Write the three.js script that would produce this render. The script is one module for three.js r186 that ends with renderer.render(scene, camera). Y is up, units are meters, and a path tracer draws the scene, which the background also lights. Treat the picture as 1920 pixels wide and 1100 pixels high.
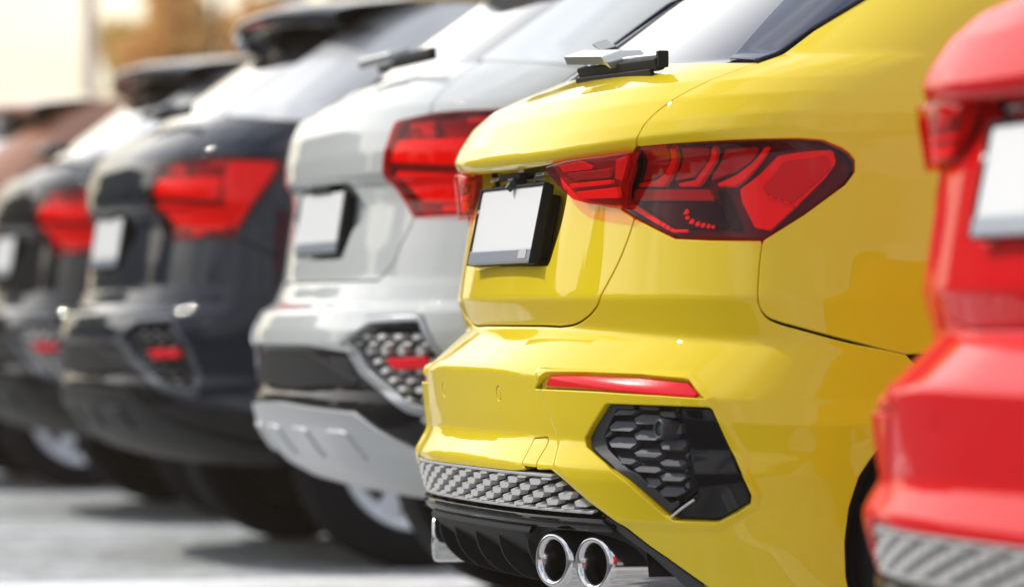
import * as THREE from 'three';
import { mergeGeometries } from 'three/addons/utils/BufferGeometryUtils.js';
import { RoundedBoxGeometry } from 'three/addons/geometries/RoundedBoxGeometry.js';

// ------------------------------------------------------------------ camera, sky, sun, exposure
const scene = new THREE.Scene();
const F = 7500, HORIZON = 598, ALPHA = Math.atan(2190 / F);           // lens measured in photo pixels (1920 x 1100)
const CAM = new THREE.Vector3(7.2, 0.73, 2.015);
const DIR = new THREE.Vector3(-Math.cos(ALPHA), 0, -Math.sin(ALPHA)), RIGHT = new THREE.Vector3(Math.sin(ALPHA), 0, -Math.cos(ALPHA));
const camera = new THREE.PerspectiveCamera(2 * Math.atan(550 / F) * 180 / Math.PI, 1920 / 1100, 0.1, 400);
camera.position.copy(CAM);
camera.lookAt(CAM.clone().add(DIR));
camera.setViewOffset(1920, 1100, 0, 550 - HORIZON, 1920, 1100);
camera.focus = 7.2;
camera.userData.fStop = 2.5;

const renderer = new THREE.WebGLRenderer({ antialias: true });
renderer.setSize(1024, 586);
renderer.toneMapping = THREE.LinearToneMapping;
renderer.toneMappingExposure = 0.8;
renderer.shadowMap.enabled = true;

let seed = 7;
const rnd = () => { seed = (seed * 1664525 + 1013904223) >>> 0; return seed / 4294967296; };
const hash = (x, y) => { const s = Math.sin(x * 127.1 + y * 311.7) * 43758.5453; return s - Math.floor(s); };
const vnoise = (x, y) => {
  const ix = Math.floor(x), iy = Math.floor(y), fx = x - ix, fy = y - iy, a = fx * fx * (3 - 2 * fx), b = fy * fy * (3 - 2 * fy);
  return (hash(ix, iy) * (1 - a) + hash(ix + 1, iy) * a) * (1 - b) + (hash(ix, iy + 1) * (1 - a) + hash(ix + 1, iy + 1) * a) * b;
};
const fbm = (x, y, n = 4) => { let s = 0, a = 0.5, t = 0; for (let i = 0; i < n; i++) { s += a * vnoise(x, y); t += a; x = x * 2.03 + 17.3; y = y * 2.03 + 9.1; a *= 0.5; } return s / t; };
const sstep = (a, b, x) => { const t = Math.min(1, Math.max(0, (x - a) / (b - a))); return t * t * (3 - 2 * t); };

const SUN = new THREE.Vector3(-0.5, 0.74, 0.52).normalize();
{
  // a bright hazy sky with thin clouds, brightest low down on the sun's side
  const W = 1024, H = 512, data = new Float32Array(W * H * 4);
  for (let j = 0; j < H; j++) for (let i = 0; i < W; i++) {
    const up = ((j + 0.5) / H - 0.5) * Math.PI, az = ((i + 0.5) / W - 0.5) * 2 * Math.PI;
    const x = Math.cos(az) * Math.cos(up), y = Math.sin(up), z = Math.sin(az) * Math.cos(up);
    const toSun = x * SUN.x + y * SUN.y + z * SUN.z, h = Math.max(0, y);
    const glow = Math.pow(Math.max(0, -x * 0.93 + z * 0.3 - 0.1) / 0.9, 2.2) * Math.exp(-h * 1.6);
    const k = 1.6 / (h + 0.25), c = sstep(0.44, 0.68, fbm(x * k * 1.9 + 3.1, z * k * 1.9 + 7.7, 5)) * sstep(0.0, 0.12, y);
    const haze = Math.exp(-h * 2.4);
    let r = 0.24 + 1.02 * haze, g = 0.38 + 0.92 * haze, b = 0.66 + 0.66 * haze;
    const cl = 1.5 + 0.6 * Math.max(0, toSun);
    r += (cl - r) * c * 0.85; g += (cl - g) * c * 0.85; b += (cl * 1.02 - b) * c * 0.85;
    const up1 = sstep(0.08, 0.27, h), low = 0.72 + 0.28 * sstep(0, 0.2, h); r *= low; g *= low; b *= low; r += (1.25 + 2.8 * up1) * glow; g += (1.08 + 2.7 * up1) * glow; b += (0.75 + 2.6 * up1) * glow; const dusk = (1 - up1) * Math.max(0, -x); b *= 1 - 0.2 * dusk; g *= 1 - 0.05 * dusk;
    if (y < 0) { r = 0.3; g = 0.3; b = 0.3; }
    const o = (j * W + i) * 4; data[o] = r; data[o + 1] = g; data[o + 2] = b; data[o + 3] = 1;
  }
  const t = new THREE.DataTexture(data, W, H, THREE.RGBAFormat, THREE.FloatType);
  t.mapping = THREE.EquirectangularReflectionMapping; t.magFilter = THREE.LinearFilter; t.minFilter = THREE.LinearFilter; t.needsUpdate = true;
  scene.background = t; scene.environment = t;
  const sun = new THREE.DirectionalLight(new THREE.Color(1, 0.95, 0.87), 3.9);
  sun.position.copy(SUN).multiplyScalar(30); sun.castShadow = true; sun.shadow.radius = 1;
  sun.shadow.mapSize.set(2048, 2048); Object.assign(sun.shadow.camera, { left: -16, right: 16, top: 16, bottom: -16, near: 1, far: 80 });
  scene.add(sun, sun.target);
}

// ------------------------------------------------------------------ naming helpers
const taken = {};
const numbered = (n) => { n = n.replace(/_\d{3}$/, ''); const k = (taken[n] = (taken[n] ?? -1) + 1); return k ? n + '_' + String(k).padStart(3, '0') : n; };
function thing(name, label, category, pos = [0, 0, 0], group) {
  const o = new THREE.Group(); o.name = numbered(name); o.position.set(...pos); scene.add(o);
  o.userData = { label, category }; if (group) o.userData.group = group;
  return o;
}
function part(name, geo, mat, parent, label) {
  const m = new THREE.Mesh(Array.isArray(geo) ? join(geo) : geo, mat); m.name = name; m.castShadow = m.receiveShadow = true; parent.add(m);
  if (label) m.userData.label = label;
  return m;
}
function join(list) {
  return mergeGeometries(list.map((g) => { const h = g.index ? g.toNonIndexed() : g.clone(); for (const k of Object.keys(h.attributes)) if (!['position', 'normal', 'uv'].includes(k)) h.deleteAttribute(k); return h; }));
}
function struct(name, geo, mat, label) { const m = part(numbered(name), geo, mat, scene); m.userData = { kind: 'structure', label }; return m; }

// ------------------------------------------------------------------ body surfaces: a plan curve swept by a profile
function table(pts, v) { // piecewise linear
  if (v <= pts[0][0]) return pts[0][1];
  for (let i = 1; i < pts.length; i++) if (v <= pts[i][0]) return pts[i - 1][1] + (pts[i][1] - pts[i - 1][1]) * (v - pts[i - 1][0]) / (pts[i][0] - pts[i - 1][0]);
  return pts[pts.length - 1][1];
}
class Surface {
  // rear: [y, offset] of the tail's profile; side: [y, offset] of the flank's; warp: [y, rise towards the corners]; lean: [y, share of the rear offset that the flanks follow]
  constructor({ W, L, n, length, rear, side, warp, lean, origin, soft = 0.004 }) {
    this.origin = origin; this.length = length;
    const N = 6000, raw = [[0, 0]];
    for (let i = 1; i <= N; i++) { const t = Math.PI / 2 * i / N, s = Math.pow(Math.sin(t), 2 / n) * W, c = -L + L * Math.pow(Math.cos(t), 2 / n); raw.push([s, c]); }
    raw.push([W, -length]);
    // arc length table, 1 mm
    this.P = []; let acc = 0, k = 0; const step = 0.001;
    for (let i = 1; i < raw.length; i++) {
      const [x0, z0] = raw[i - 1], [x1, z1] = raw[i], d = Math.hypot(x1 - x0, z1 - z0);
      while (k * step <= acc + d) { const f = d ? (k * step - acc) / d : 0; this.P.push([x0 + (x1 - x0) * f, z0 + (z1 - z0) * f]); k++; }
      acc += d;
    }
    this.uMax = (this.P.length - 2) * step;
    this.N = this.P.map((p, i) => { const w = 12, get = (j) => j < 0 ? [-this.P[-j][0], this.P[-j][1]] : this.P[Math.min(j, this.P.length - 1)], a = get(i - w), b = get(i + w), l = Math.hypot(b[0] - a[0], b[1] - a[1]); return [-(b[1] - a[1]) / l, (b[0] - a[0]) / l]; });
    // profile by arc length along the tail, smoothed
    const prof = []; let v = 0, prev = rear[0];
    this.vKnots = [];
    for (let i = 1; i < rear.length; i++) {
      const [y0, o0] = rear[i - 1], [y1, o1] = rear[i], d = Math.hypot(y1 - y0, o1 - o0), m = Math.max(1, Math.round(d / 0.001));
      for (let q = 0; q < m; q++) prof.push([y0 + (y1 - y0) * q / m, o0 + (o1 - o0) * q / m]);
    }
    prof.push(rear[rear.length - 1].slice(0, 2));
    const S = Math.round(soft / 0.001), at = (i) => prof[Math.min(prof.length - 1, Math.max(0, i))];
    const full = prof.map(([y, o]) => [y, o, table(side, y), table(warp, y), lean ? table(lean, y) : 0]), fa = (i) => full[Math.min(full.length - 1, Math.max(0, i))];
    this.T = full.map((_, i) => { const out = [0, 0, 0, 0, 0]; let t = 0; for (let d = -3 * S; d <= 3 * S; d++) { const dd = Math.abs(i + d < 0 || i + d >= full.length ? 0 : d), j = i + (i + d < 0 || i + d >= full.length ? 0 : d), w = Math.exp(-d * d / (2 * S * S)); for (let c = 0; c < 5; c++) out[c] += w * fa(j)[c]; t += w; } return out.map((x) => x / t); });
    this.vMax = (this.T.length - 1) * 0.001;
  }
  vOf(y) { let a = 0, b = this.T.length - 1; while (b - a > 1) { const m = (a + b) >> 1; if (this.T[m][0] < y) a = m; else b = m; } return a * 0.001 + 0.001 * (y - this.T[a][0]) / Math.max(1e-9, this.T[b][0] - this.T[a][0]); }
  uOfZ(z) { for (let i = 0; i < this.P.length; i++) if (this.P[i][1] <= z) return i * 0.001; return this.uMax; }
  uOfX(x) { for (let i = 0; i < this.P.length; i++) if (this.P[i][0] >= x) return i * 0.001; return this.uMax; }
  base(u, v) {
    const s = u < 0 ? -1 : 1, a = Math.min(Math.abs(u) / 0.001, this.P.length - 1.001), i = Math.floor(a), f = a - i, p0 = this.P[i], p1 = this.P[i + 1], n0 = this.N[i], n1 = this.N[i + 1];
    const b = Math.min(Math.max(v, 0) / 0.001, this.T.length - 1.001), j = Math.floor(b), g = b - j, t0 = this.T[j], t1 = this.T[j + 1];
    const px = p0[0] + (p1[0] - p0[0]) * f, pz = p0[1] + (p1[1] - p0[1]) * f, nx = n0[0] + (n1[0] - n0[0]) * f, nz = n0[1] + (n1[1] - n0[1]) * f;
    const y = t0[0] + (t1[0] - t0[0]) * g, oR = t0[1] + (t1[1] - t0[1]) * g, oS = t0[2] + (t1[2] - t0[2]) * g, wp = t0[3] + (t1[3] - t0[3]) * g, ln = t0[4] + (t1[4] - t0[4]) * g;
    return [s * (px + oS * nx), y + wp * sstep(0.15, 1.05, Math.abs(u)), pz + oR * (nz + (1 - nz) * ln), s * nx, nz];
  }
  normal(u, v) {
    const e = 0.003, a = this.base(u - e, v), b = this.base(u + e, v), c = this.base(u, v - e), d = this.base(u, v + e);
    const ax = b[0] - a[0], ay = b[1] - a[1], az = b[2] - a[2], bx = d[0] - c[0], by = d[1] - c[1], bz = d[2] - c[2];
    const x = ay * bz - az * by, y = az * bx - ax * bz, z = ax * by - ay * bx, l = Math.hypot(x, y, z) || 1;
    return [x / l, y / l, z / l];
  }
  pos(u, v, off = 0) { const p = this.base(u, v); if (!off) return [p[0], p[1], p[2]]; const n = this.normal(u, v); return [p[0] + n[0] * off, p[1] + n[1] * off, p[2] + n[2] * off]; }
  project(u, v) {
    const p = this.base(u, v), x = p[0] + this.origin[0] - CAM.x, y = p[1] - CAM.y, z = p[2] + this.origin[2] - CAM.z, d = x * DIR.x + z * DIR.z;
    return [960 + F * (x * RIGHT.x + z * RIGHT.z) / d, HORIZON - F * y / d];
  }
  uv(px, py) { // where the sight line through a photo pixel meets the surface
    if (!this.grid) {
      this.grid = [];
      for (let u = -0.6; u < 1.7; u += 0.02) for (let v = 0; v < this.vMax; v += 0.015) {
        const n = this.normal(u, v); if (n[0] * -DIR.x + n[2] * -DIR.z < 0.03) continue;
        this.grid.push([u, v, ...this.project(u, v)]);
      }
    }
    let best = null, bd = 1e9;
    for (const g of this.grid) { const d = (g[2] - px) ** 2 + (g[3] - py) ** 2; if (d < bd) { bd = d; best = g; } }
    let [u, v] = best;
    for (let k = 0; k < 12; k++) {
      const e = 0.001, q = this.project(u, v), a = this.project(u + e, v), b = this.project(u, v + e);
      const j00 = (a[0] - q[0]) / e, j10 = (a[1] - q[1]) / e, j01 = (b[0] - q[0]) / e, j11 = (b[1] - q[1]) / e, det = j00 * j11 - j01 * j10, rx = px - q[0], ry = py - q[1];
      if (Math.abs(det) < 1) break;
      u += Math.max(-0.02, Math.min(0.02, (rx * j11 - ry * j01) / det)); v += Math.max(-0.02, Math.min(0.02, (ry * j00 - rx * j10) / det));
      v = Math.max(0, Math.min(this.vMax, v));
    }
    { const q = this.project(u, v), e = Math.hypot(q[0] - px, q[1] - py); if (!(e < 1.5)) console.log('uv miss', px, py, 'u', u, 'v', v, 'err', e); }
    return [u, v];
  }
  path(pts, div = 1) { // pixels -> [u, v], each stretch cut into div pieces
    const out = [];
    pts.forEach((p, i) => { out.push(this.uv(...p)); if (div > 1 && i < pts.length - 1) for (let k = 1; k < div; k++) { const q = pts[i + 1], f = k / div; out.push(this.uv(p[0] + (q[0] - p[0]) * f, p[1] + (q[1] - p[1]) * f)); } });
    return out;
  }
}
const mirror = (poly) => poly.map(([u, v]) => [-u, v]).reverse();
const sym = (path) => [...path, ...mirror(path.filter((p) => Math.abs(p[0]) > 1e-6))];                 // a path down the right side, closed by its mirror image
function fillet(poly, r, n = 5) {
  const out = [], N = poly.length;
  for (let i = 0; i < N; i++) {
    const p = poly[(i + N - 1) % N], c = poly[i], q = poly[(i + 1) % N], a = Math.hypot(p[0] - c[0], p[1] - c[1]), b = Math.hypot(q[0] - c[0], q[1] - c[1]), k = Math.min(r, a * 0.45, b * 0.45);
    const s = [c[0] + (p[0] - c[0]) * k / a, c[1] + (p[1] - c[1]) * k / a], e = [c[0] + (q[0] - c[0]) * k / b, c[1] + (q[1] - c[1]) * k / b];
    for (let t = 0; t <= n; t++) { const f = t / n; out.push([s[0] * (1 - f) ** 2 + 2 * c[0] * f * (1 - f) + e[0] * f * f, s[1] * (1 - f) ** 2 + 2 * c[1] * f * (1 - f) + e[1] * f * f]); }
  }
  return out;
}
function smooth(pts, n = 6) { // open Catmull-Rom
  const out = [], g = (i) => pts[Math.max(0, Math.min(pts.length - 1, i))];
  for (let i = 0; i < pts.length - 1; i++) for (let k = 0; k < n; k++) {
    const t = k / n, a = g(i - 1), b = g(i), c = g(i + 1), d = g(i + 2);
    out.push([0, 1].map((m) => 0.5 * (2 * b[m] + (c[m] - a[m]) * t + (2 * a[m] - 5 * b[m] + 4 * c[m] - d[m]) * t * t + (3 * b[m] - a[m] - 3 * c[m] + d[m]) * t * t * t)));
  }
  out.push(pts[pts.length - 1]); return out;
}
function sdPoly(poly, x, y) { // > 0 inside
  let d = 1e9, inside = false;
  for (let i = 0, j = poly.length - 1; i < poly.length; j = i++) {
    const ax = poly[j][0], ay = poly[j][1], bx = poly[i][0], by = poly[i][1], ex = bx - ax, ey = by - ay, wx = x - ax, wy = y - ay, l = ex * ex + ey * ey;
    const t = l ? Math.max(0, Math.min(1, (wx * ex + wy * ey) / l)) : 0, dx = wx - ex * t, dy = wy - ey * t, q = dx * dx + dy * dy;
    if (q < d) d = q;
    if ((ay > y) !== (by > y) && x < ex * (y - ay) / ey + ax) inside = !inside;
  }
  d = Math.sqrt(d); return inside ? d : -d;
}
// A panel of a surface: the outline poly (u, v) less its holes, pulled in by gap, with rounded edges of radius r and walls of a given depth.
function panel(S, poly, { holes = [], off = 0, gap = 0, r = 0.0025, depth = 0.012, h = 0.005, coarse = 1.5, fit } = {}) {
  const offAt = typeof off === 'function' ? off : () => off;
  let u0 = 1e9, u1 = -1e9, v0 = 1e9, v1 = -1e9; for (const [u, v] of poly) { u0 = Math.min(u0, u); u1 = Math.max(u1, u); v0 = Math.min(v0, v); v1 = Math.max(v1, v); }
  u0 -= h; u1 += h; v0 -= h; v1 += h;
  const us = []; for (let u = u0; ;) { us.push(u); if (u >= u1) break; u += Math.abs(u) > coarse ? Math.min(5 * h, 0.03) : h; }
  const nv = Math.ceil((v1 - v0) / h), vs = Array.from({ length: nv + 1 }, (_, i) => v0 + (v1 - v0) * i / nv), nu = us.length;
  const boxes = holes.map((q) => [Math.min(...q.map((p) => p[0])), Math.max(...q.map((p) => p[0])), Math.min(...q.map((p) => p[1])), Math.max(...q.map((p) => p[1]))]);
  const lim = gap + r, far = 0.03;
  const sd = (u, v) => {
    let s = sdPoly(poly, u, v);
    for (let k = 0; k < holes.length; k++) { const b = boxes[k]; if (u < b[0] - far || u > b[1] + far || v < b[2] - far || v > b[3] + far) { s = Math.min(s, far); continue; } s = Math.min(s, -sdPoly(holes[k], u, v)); }
    return s - lim;
  };
  const f = new Float64Array(nu * (nv + 1));
  for (let j = 0; j <= nv; j++) for (let i = 0; i < nu; i++) f[j * nu + i] = sd(us[i], vs[j]);
  const pu = [], pv = [], ids = new Map(), idx = [], edges = [];
  const put = (u, v) => { pu.push(u); pv.push(v); return pu.length - 1; };
  const node = (i, j) => { const k = j * nu + i; if (!ids.has(k)) ids.set(k, put(us[i], vs[j])); return ids.get(k); };
  const cut = (a, b) => {
    const ka = a[1] * nu + a[0], kb = b[1] * nu + b[0], key = ka < kb ? ka + '_' + kb : kb + '_' + ka;
    if (!ids.has(key)) {
      if (ka > kb) [a, b] = [b, a];
      const A = f[a[1] * nu + a[0]], B = f[b[1] * nu + b[0]], ua = us[a[0]], va = vs[a[1]], ub = us[b[0]], vb = vs[b[1]];
      let lo = A >= 0 ? 0 : 1, hi = A >= 0 ? 1 : 0, t = A / (A - B);
      for (let q = 0; q < 11; q++) { const s = sd(ua + (ub - ua) * t, va + (vb - va) * t); if (Math.abs(s) < 2e-6) break; if (s >= 0) lo = t; else hi = t; t = (lo + hi) / 2; }
      t = Math.max(0.002, Math.min(0.998, t));
      ids.set(key, put(ua + (ub - ua) * t, va + (vb - va) * t));
    }
    return ids.get(key);
  };
  const tri = (a, b, c) => {
    const s = [a, b, c].map((p) => f[p[1] * nu + p[0]] >= 0), n = s[0] + s[1] + s[2];
    if (n === 0) return;
    if (n === 3) { idx.push(node(...a), node(...b), node(...c)); return; }
    const q = [a, b, c];
    if (n === 1) { const k = s.indexOf(true), A = q[k], B = q[(k + 1) % 3], C = q[(k + 2) % 3], x = cut(A, B), y = cut(A, C); idx.push(node(...A), x, y); edges.push([x, y]); } else {
      const k = s.indexOf(false), A = q[k], B = q[(k + 1) % 3], C = q[(k + 2) % 3], x = cut(A, B), y = cut(A, C), nb = node(...B), nc = node(...C); idx.push(x, nb, nc, x, nc, y); edges.push([y, x]);
    }
  };
  for (let j = 0; j < nv; j++) for (let i = 0; i < nu - 1; i++) { tri([i, j], [i + 1, j], [i + 1, j + 1]); tri([i, j], [i + 1, j + 1], [i, j + 1]); }
  const pos = [], nor = [], uvs = [], place = (u, v, o) => S.pos(u, v, o);
  const e = 0.002, cnt = pu.length;
  for (let i = 0; i < cnt; i++) {
    const u = pu[i], v = pv[i], o = offAt(u, v);
    pos.push(...place(u, v, o)); uvs.push(u, v);
    if (typeof off === 'function') {
      const a = place(u - e, v, offAt(u - e, v)), b = place(u + e, v, offAt(u + e, v)), c = place(u, v - e, offAt(u, v - e)), d = place(u, v + e, offAt(u, v + e));
      const A = [b[0] - a[0], b[1] - a[1], b[2] - a[2]], B = [d[0] - c[0], d[1] - c[1], d[2] - c[2]], n = [A[1] * B[2] - A[2] * B[1], A[2] * B[0] - A[0] * B[2], A[0] * B[1] - A[1] * B[0]], l = Math.hypot(...n) || 1;
      nor.push(n[0] / l, n[1] / l, n[2] / l);
    } else nor.push(...S.normal(u, v));
  }
  // rounded edge and wall
  const K = r > 0 ? 3 : 0, rings = new Map();
  const ring = (i) => {
    if (rings.has(i)) return rings.get(i);
    const u = pu[i], v = pv[i], g = 0.0007; let gx = sd(u + g, v) - sd(u - g, v), gy = sd(u, v + g) - sd(u, v - g); const l = Math.hypot(gx, gy) || 1; gx /= -l; gy /= -l;
    const n = [nor[i * 3], nor[i * 3 + 1], nor[i * 3 + 2]], o = offAt(u, v), out = [i];
    const p0 = place(u, v, o), p1 = place(u + gx * 0.002, v + gy * 0.002, o), t = [p1[0] - p0[0], p1[1] - p0[1], p1[2] - p0[2]], tl = Math.hypot(...t) || 1; t.forEach((x, k) => { t[k] = x / tl; });
    for (let k = 1; k <= K; k++) { const a = k / K * Math.PI / 2, s = Math.sin(a), c = Math.cos(a); pos.push(...p0.map((x, m) => x + t[m] * r * s - n[m] * r * (1 - c))); nor.push(...n.map((x, m) => x * c + t[m] * s)); uvs.push(u, v); out.push(pos.length / 3 - 1); }
    for (const dd of [r, depth]) { pos.push(...p0.map((x, m) => x + t[m] * r - n[m] * dd)); nor.push(...t); uvs.push(u, v - dd); out.push(pos.length / 3 - 1); }
    rings.set(i, out); return out;
  };
  if (depth > 0) for (const [a, b] of edges) { const A = ring(a), B = ring(b); for (let k = 0; k < A.length - 1; k++) { if (k === K) continue; idx.push(A[k], A[k + 1], B[k + 1], A[k], B[k + 1], B[k]); } }
  const G = new THREE.BufferGeometry();
  G.setAttribute('position', new THREE.Float32BufferAttribute(pos, 3)); G.setAttribute('normal', new THREE.Float32BufferAttribute(nor, 3)); G.setAttribute('uv', new THREE.Float32BufferAttribute(uvs, 2)); G.setIndex(idx);
  return G;
}
// A small raised piece: polygon foot at one height, smaller top at another (heights may be functions of the corner's u, v)
function piece(S, poly, foot, top, inset) {
  const c = poly.reduce((a, p) => [a[0] + p[0] / poly.length, a[1] + p[1] / poly.length], [0, 0]), n = poly.length, P = [], I = [];
  const far = Math.max(...poly.map((p) => Math.hypot(p[0] - c[0], p[1] - c[1])));
  const tops = poly.map((p) => { const d = Math.hypot(c[0] - p[0], c[1] - p[1]) || 1, k = Math.min(0.6, inset / d); return [p[0] + (c[0] - p[0]) * k, p[1] + (c[1] - p[1]) * k]; });
  const T = typeof top === 'function' ? top : () => top;
  const A = poly.map((p) => S.pos(p[0], p[1], foot)), B = tops.map((p) => S.pos(p[0], p[1], T(p[0], p[1], c)));
  const tri = (a, b, d) => P.push(...a, ...b, ...d);
  let area = 0; for (let i = 0; i < n; i++) { const a = poly[i], b = poly[(i + 1) % n]; area += a[0] * b[1] - b[0] * a[1]; }
  for (let i = 0; i < n; i++) { const j = (i + 1) % n; if (area > 0) { tri(A[i], A[j], B[j]); tri(A[i], B[j], B[i]); } else { tri(A[j], A[i], B[i]); tri(A[j], B[i], B[j]); } }
  for (let i = 1; i < n - 1; i++) area > 0 ? tri(B[0], B[i], B[i + 1]) : tri(B[0], B[i + 1], B[i]);
  const G = new THREE.BufferGeometry(); G.setAttribute('position', new THREE.Float32BufferAttribute(P, 3)); G.computeVertexNormals();
  G.setAttribute('uv', new THREE.Float32BufferAttribute(new Float32Array(P.length / 3 * 2), 2));
  return G;
}
function clipTo(poly, region) { // clips poly to a convex counter-clockwise region
  for (let i = 0; i < region.length && poly.length; i++) {
    const a = region[i], b = region[(i + 1) % region.length], side = (p) => (b[0] - a[0]) * (p[1] - a[1]) - (b[1] - a[1]) * (p[0] - a[0]), out = [];
    poly.forEach((p, k) => { const q = poly[(k + 1) % poly.length], s = side(p), t = side(q); if (s >= 0) out.push(p); if ((s >= 0) !== (t >= 0)) { const f = s / (s - t); out.push([p[0] + (q[0] - p[0]) * f, p[1] + (q[1] - p[1]) * f]); } });
    poly = out;
  }
  return poly;
}
const area2 = (q) => q.reduce((a, p, i) => { const n = q[(i + 1) % q.length]; return a + p[0] * n[1] - n[0] * p[1]; }, 0) / 2;
function ribbon(rows, closed = false) { // a grid of points (rows of equal length) -> smooth mesh
  const P = [], I = [], m = rows[0].length, U = [];
  rows.forEach((r, j) => r.forEach((p, i) => { P.push(p[0], p[1], p[2]); U.push(i / (m - 1), j / (rows.length - 1)); }));
  for (let j = 0; j < rows.length - 1; j++) for (let i = 0; i < m - 1; i++) { const a = j * m + i; I.push(a, a + 1, a + m + 1, a, a + m + 1, a + m); }
  const G = new THREE.BufferGeometry(); G.setAttribute('position', new THREE.Float32BufferAttribute(P, 3)); G.setAttribute('uv', new THREE.Float32BufferAttribute(U, 2)); G.setIndex(I); G.computeVertexNormals(); return G;
}
function box(w, h, d, x, y, z, r = 0.004, rot) {
  const g = new RoundedBoxGeometry(w, h, d, 3, Math.min(r, w / 2.1, h / 2.1, d / 2.1));
  if (rot) g.applyMatrix4(new THREE.Matrix4().makeRotationFromEuler(new THREE.Euler(...rot)));
  return g.translate(x, y, z);
}
function tube(pts, rad, seg = 40) { return new THREE.TubeGeometry(new THREE.CatmullRomCurve3(pts.map((p) => new THREE.Vector3(...p))), seg, rad, 8); }

// ------------------------------------------------------------------ materials
function noiseTexture(n, fn, colour) {
  const d = new Uint8Array(n * n * 4);
  for (let j = 0; j < n; j++) for (let i = 0; i < n; i++) { const c = fn(i / n, j / n), o = (j * n + i) * 4; for (let k = 0; k < 3; k++) d[o + k] = Math.max(0, Math.min(255, (c.length ? c[k] : c) * 255)); d[o + 3] = 255; }
  const t = new THREE.DataTexture(d, n, n); t.wrapS = t.wrapT = THREE.RepeatWrapping; t.magFilter = THREE.LinearFilter; t.minFilter = THREE.LinearMipmapLinearFilter; t.generateMipmaps = true; t.flipY = false; t.needsUpdate = true;
  if (colour) t.colorSpace = THREE.SRGBColorSpace;
  return t;
}
const wrapNoise = (u, v, k, s) => { // periodic noise
  const x = u * k, y = v * k, ix = Math.floor(x), iy = Math.floor(y), fx = x - ix, fy = y - iy, a = fx * fx * (3 - 2 * fx), b = fy * fy * (3 - 2 * fy), H = (i, j) => hash(((i % k) + k) % k + s, ((j % k) + k) % k + s * 1.7);
  return (H(ix, iy) * (1 - a) + H(ix + 1, iy) * a) * (1 - b) + (H(ix, iy + 1) * (1 - a) + H(ix + 1, iy + 1) * a) * b;
};
const grainTex = noiseTexture(256, (u, v) => 0.5 * wrapNoise(u, v, 128, 3) + 0.5 * wrapNoise(u, v, 64, 9));
grainTex.repeat.set(6, 6);
const dustTex = noiseTexture(256, (u, v) => 0.45 + 0.4 * wrapNoise(u, v, 6, 1) + 0.25 * wrapNoise(u, v, 31, 5));
const phys = (o) => new THREE.MeshPhysicalMaterial(o);
const rgb = (r, g, b) => new THREE.Color().setRGB(r, g, b);
const paint = (r, g, b, o = {}) => phys({ color: rgb(r, g, b), roughness: 0.6, metalness: 0, specularIntensity: 0.05, clearcoat: 0.9, clearcoatRoughness: 0.012, ...o });
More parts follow.
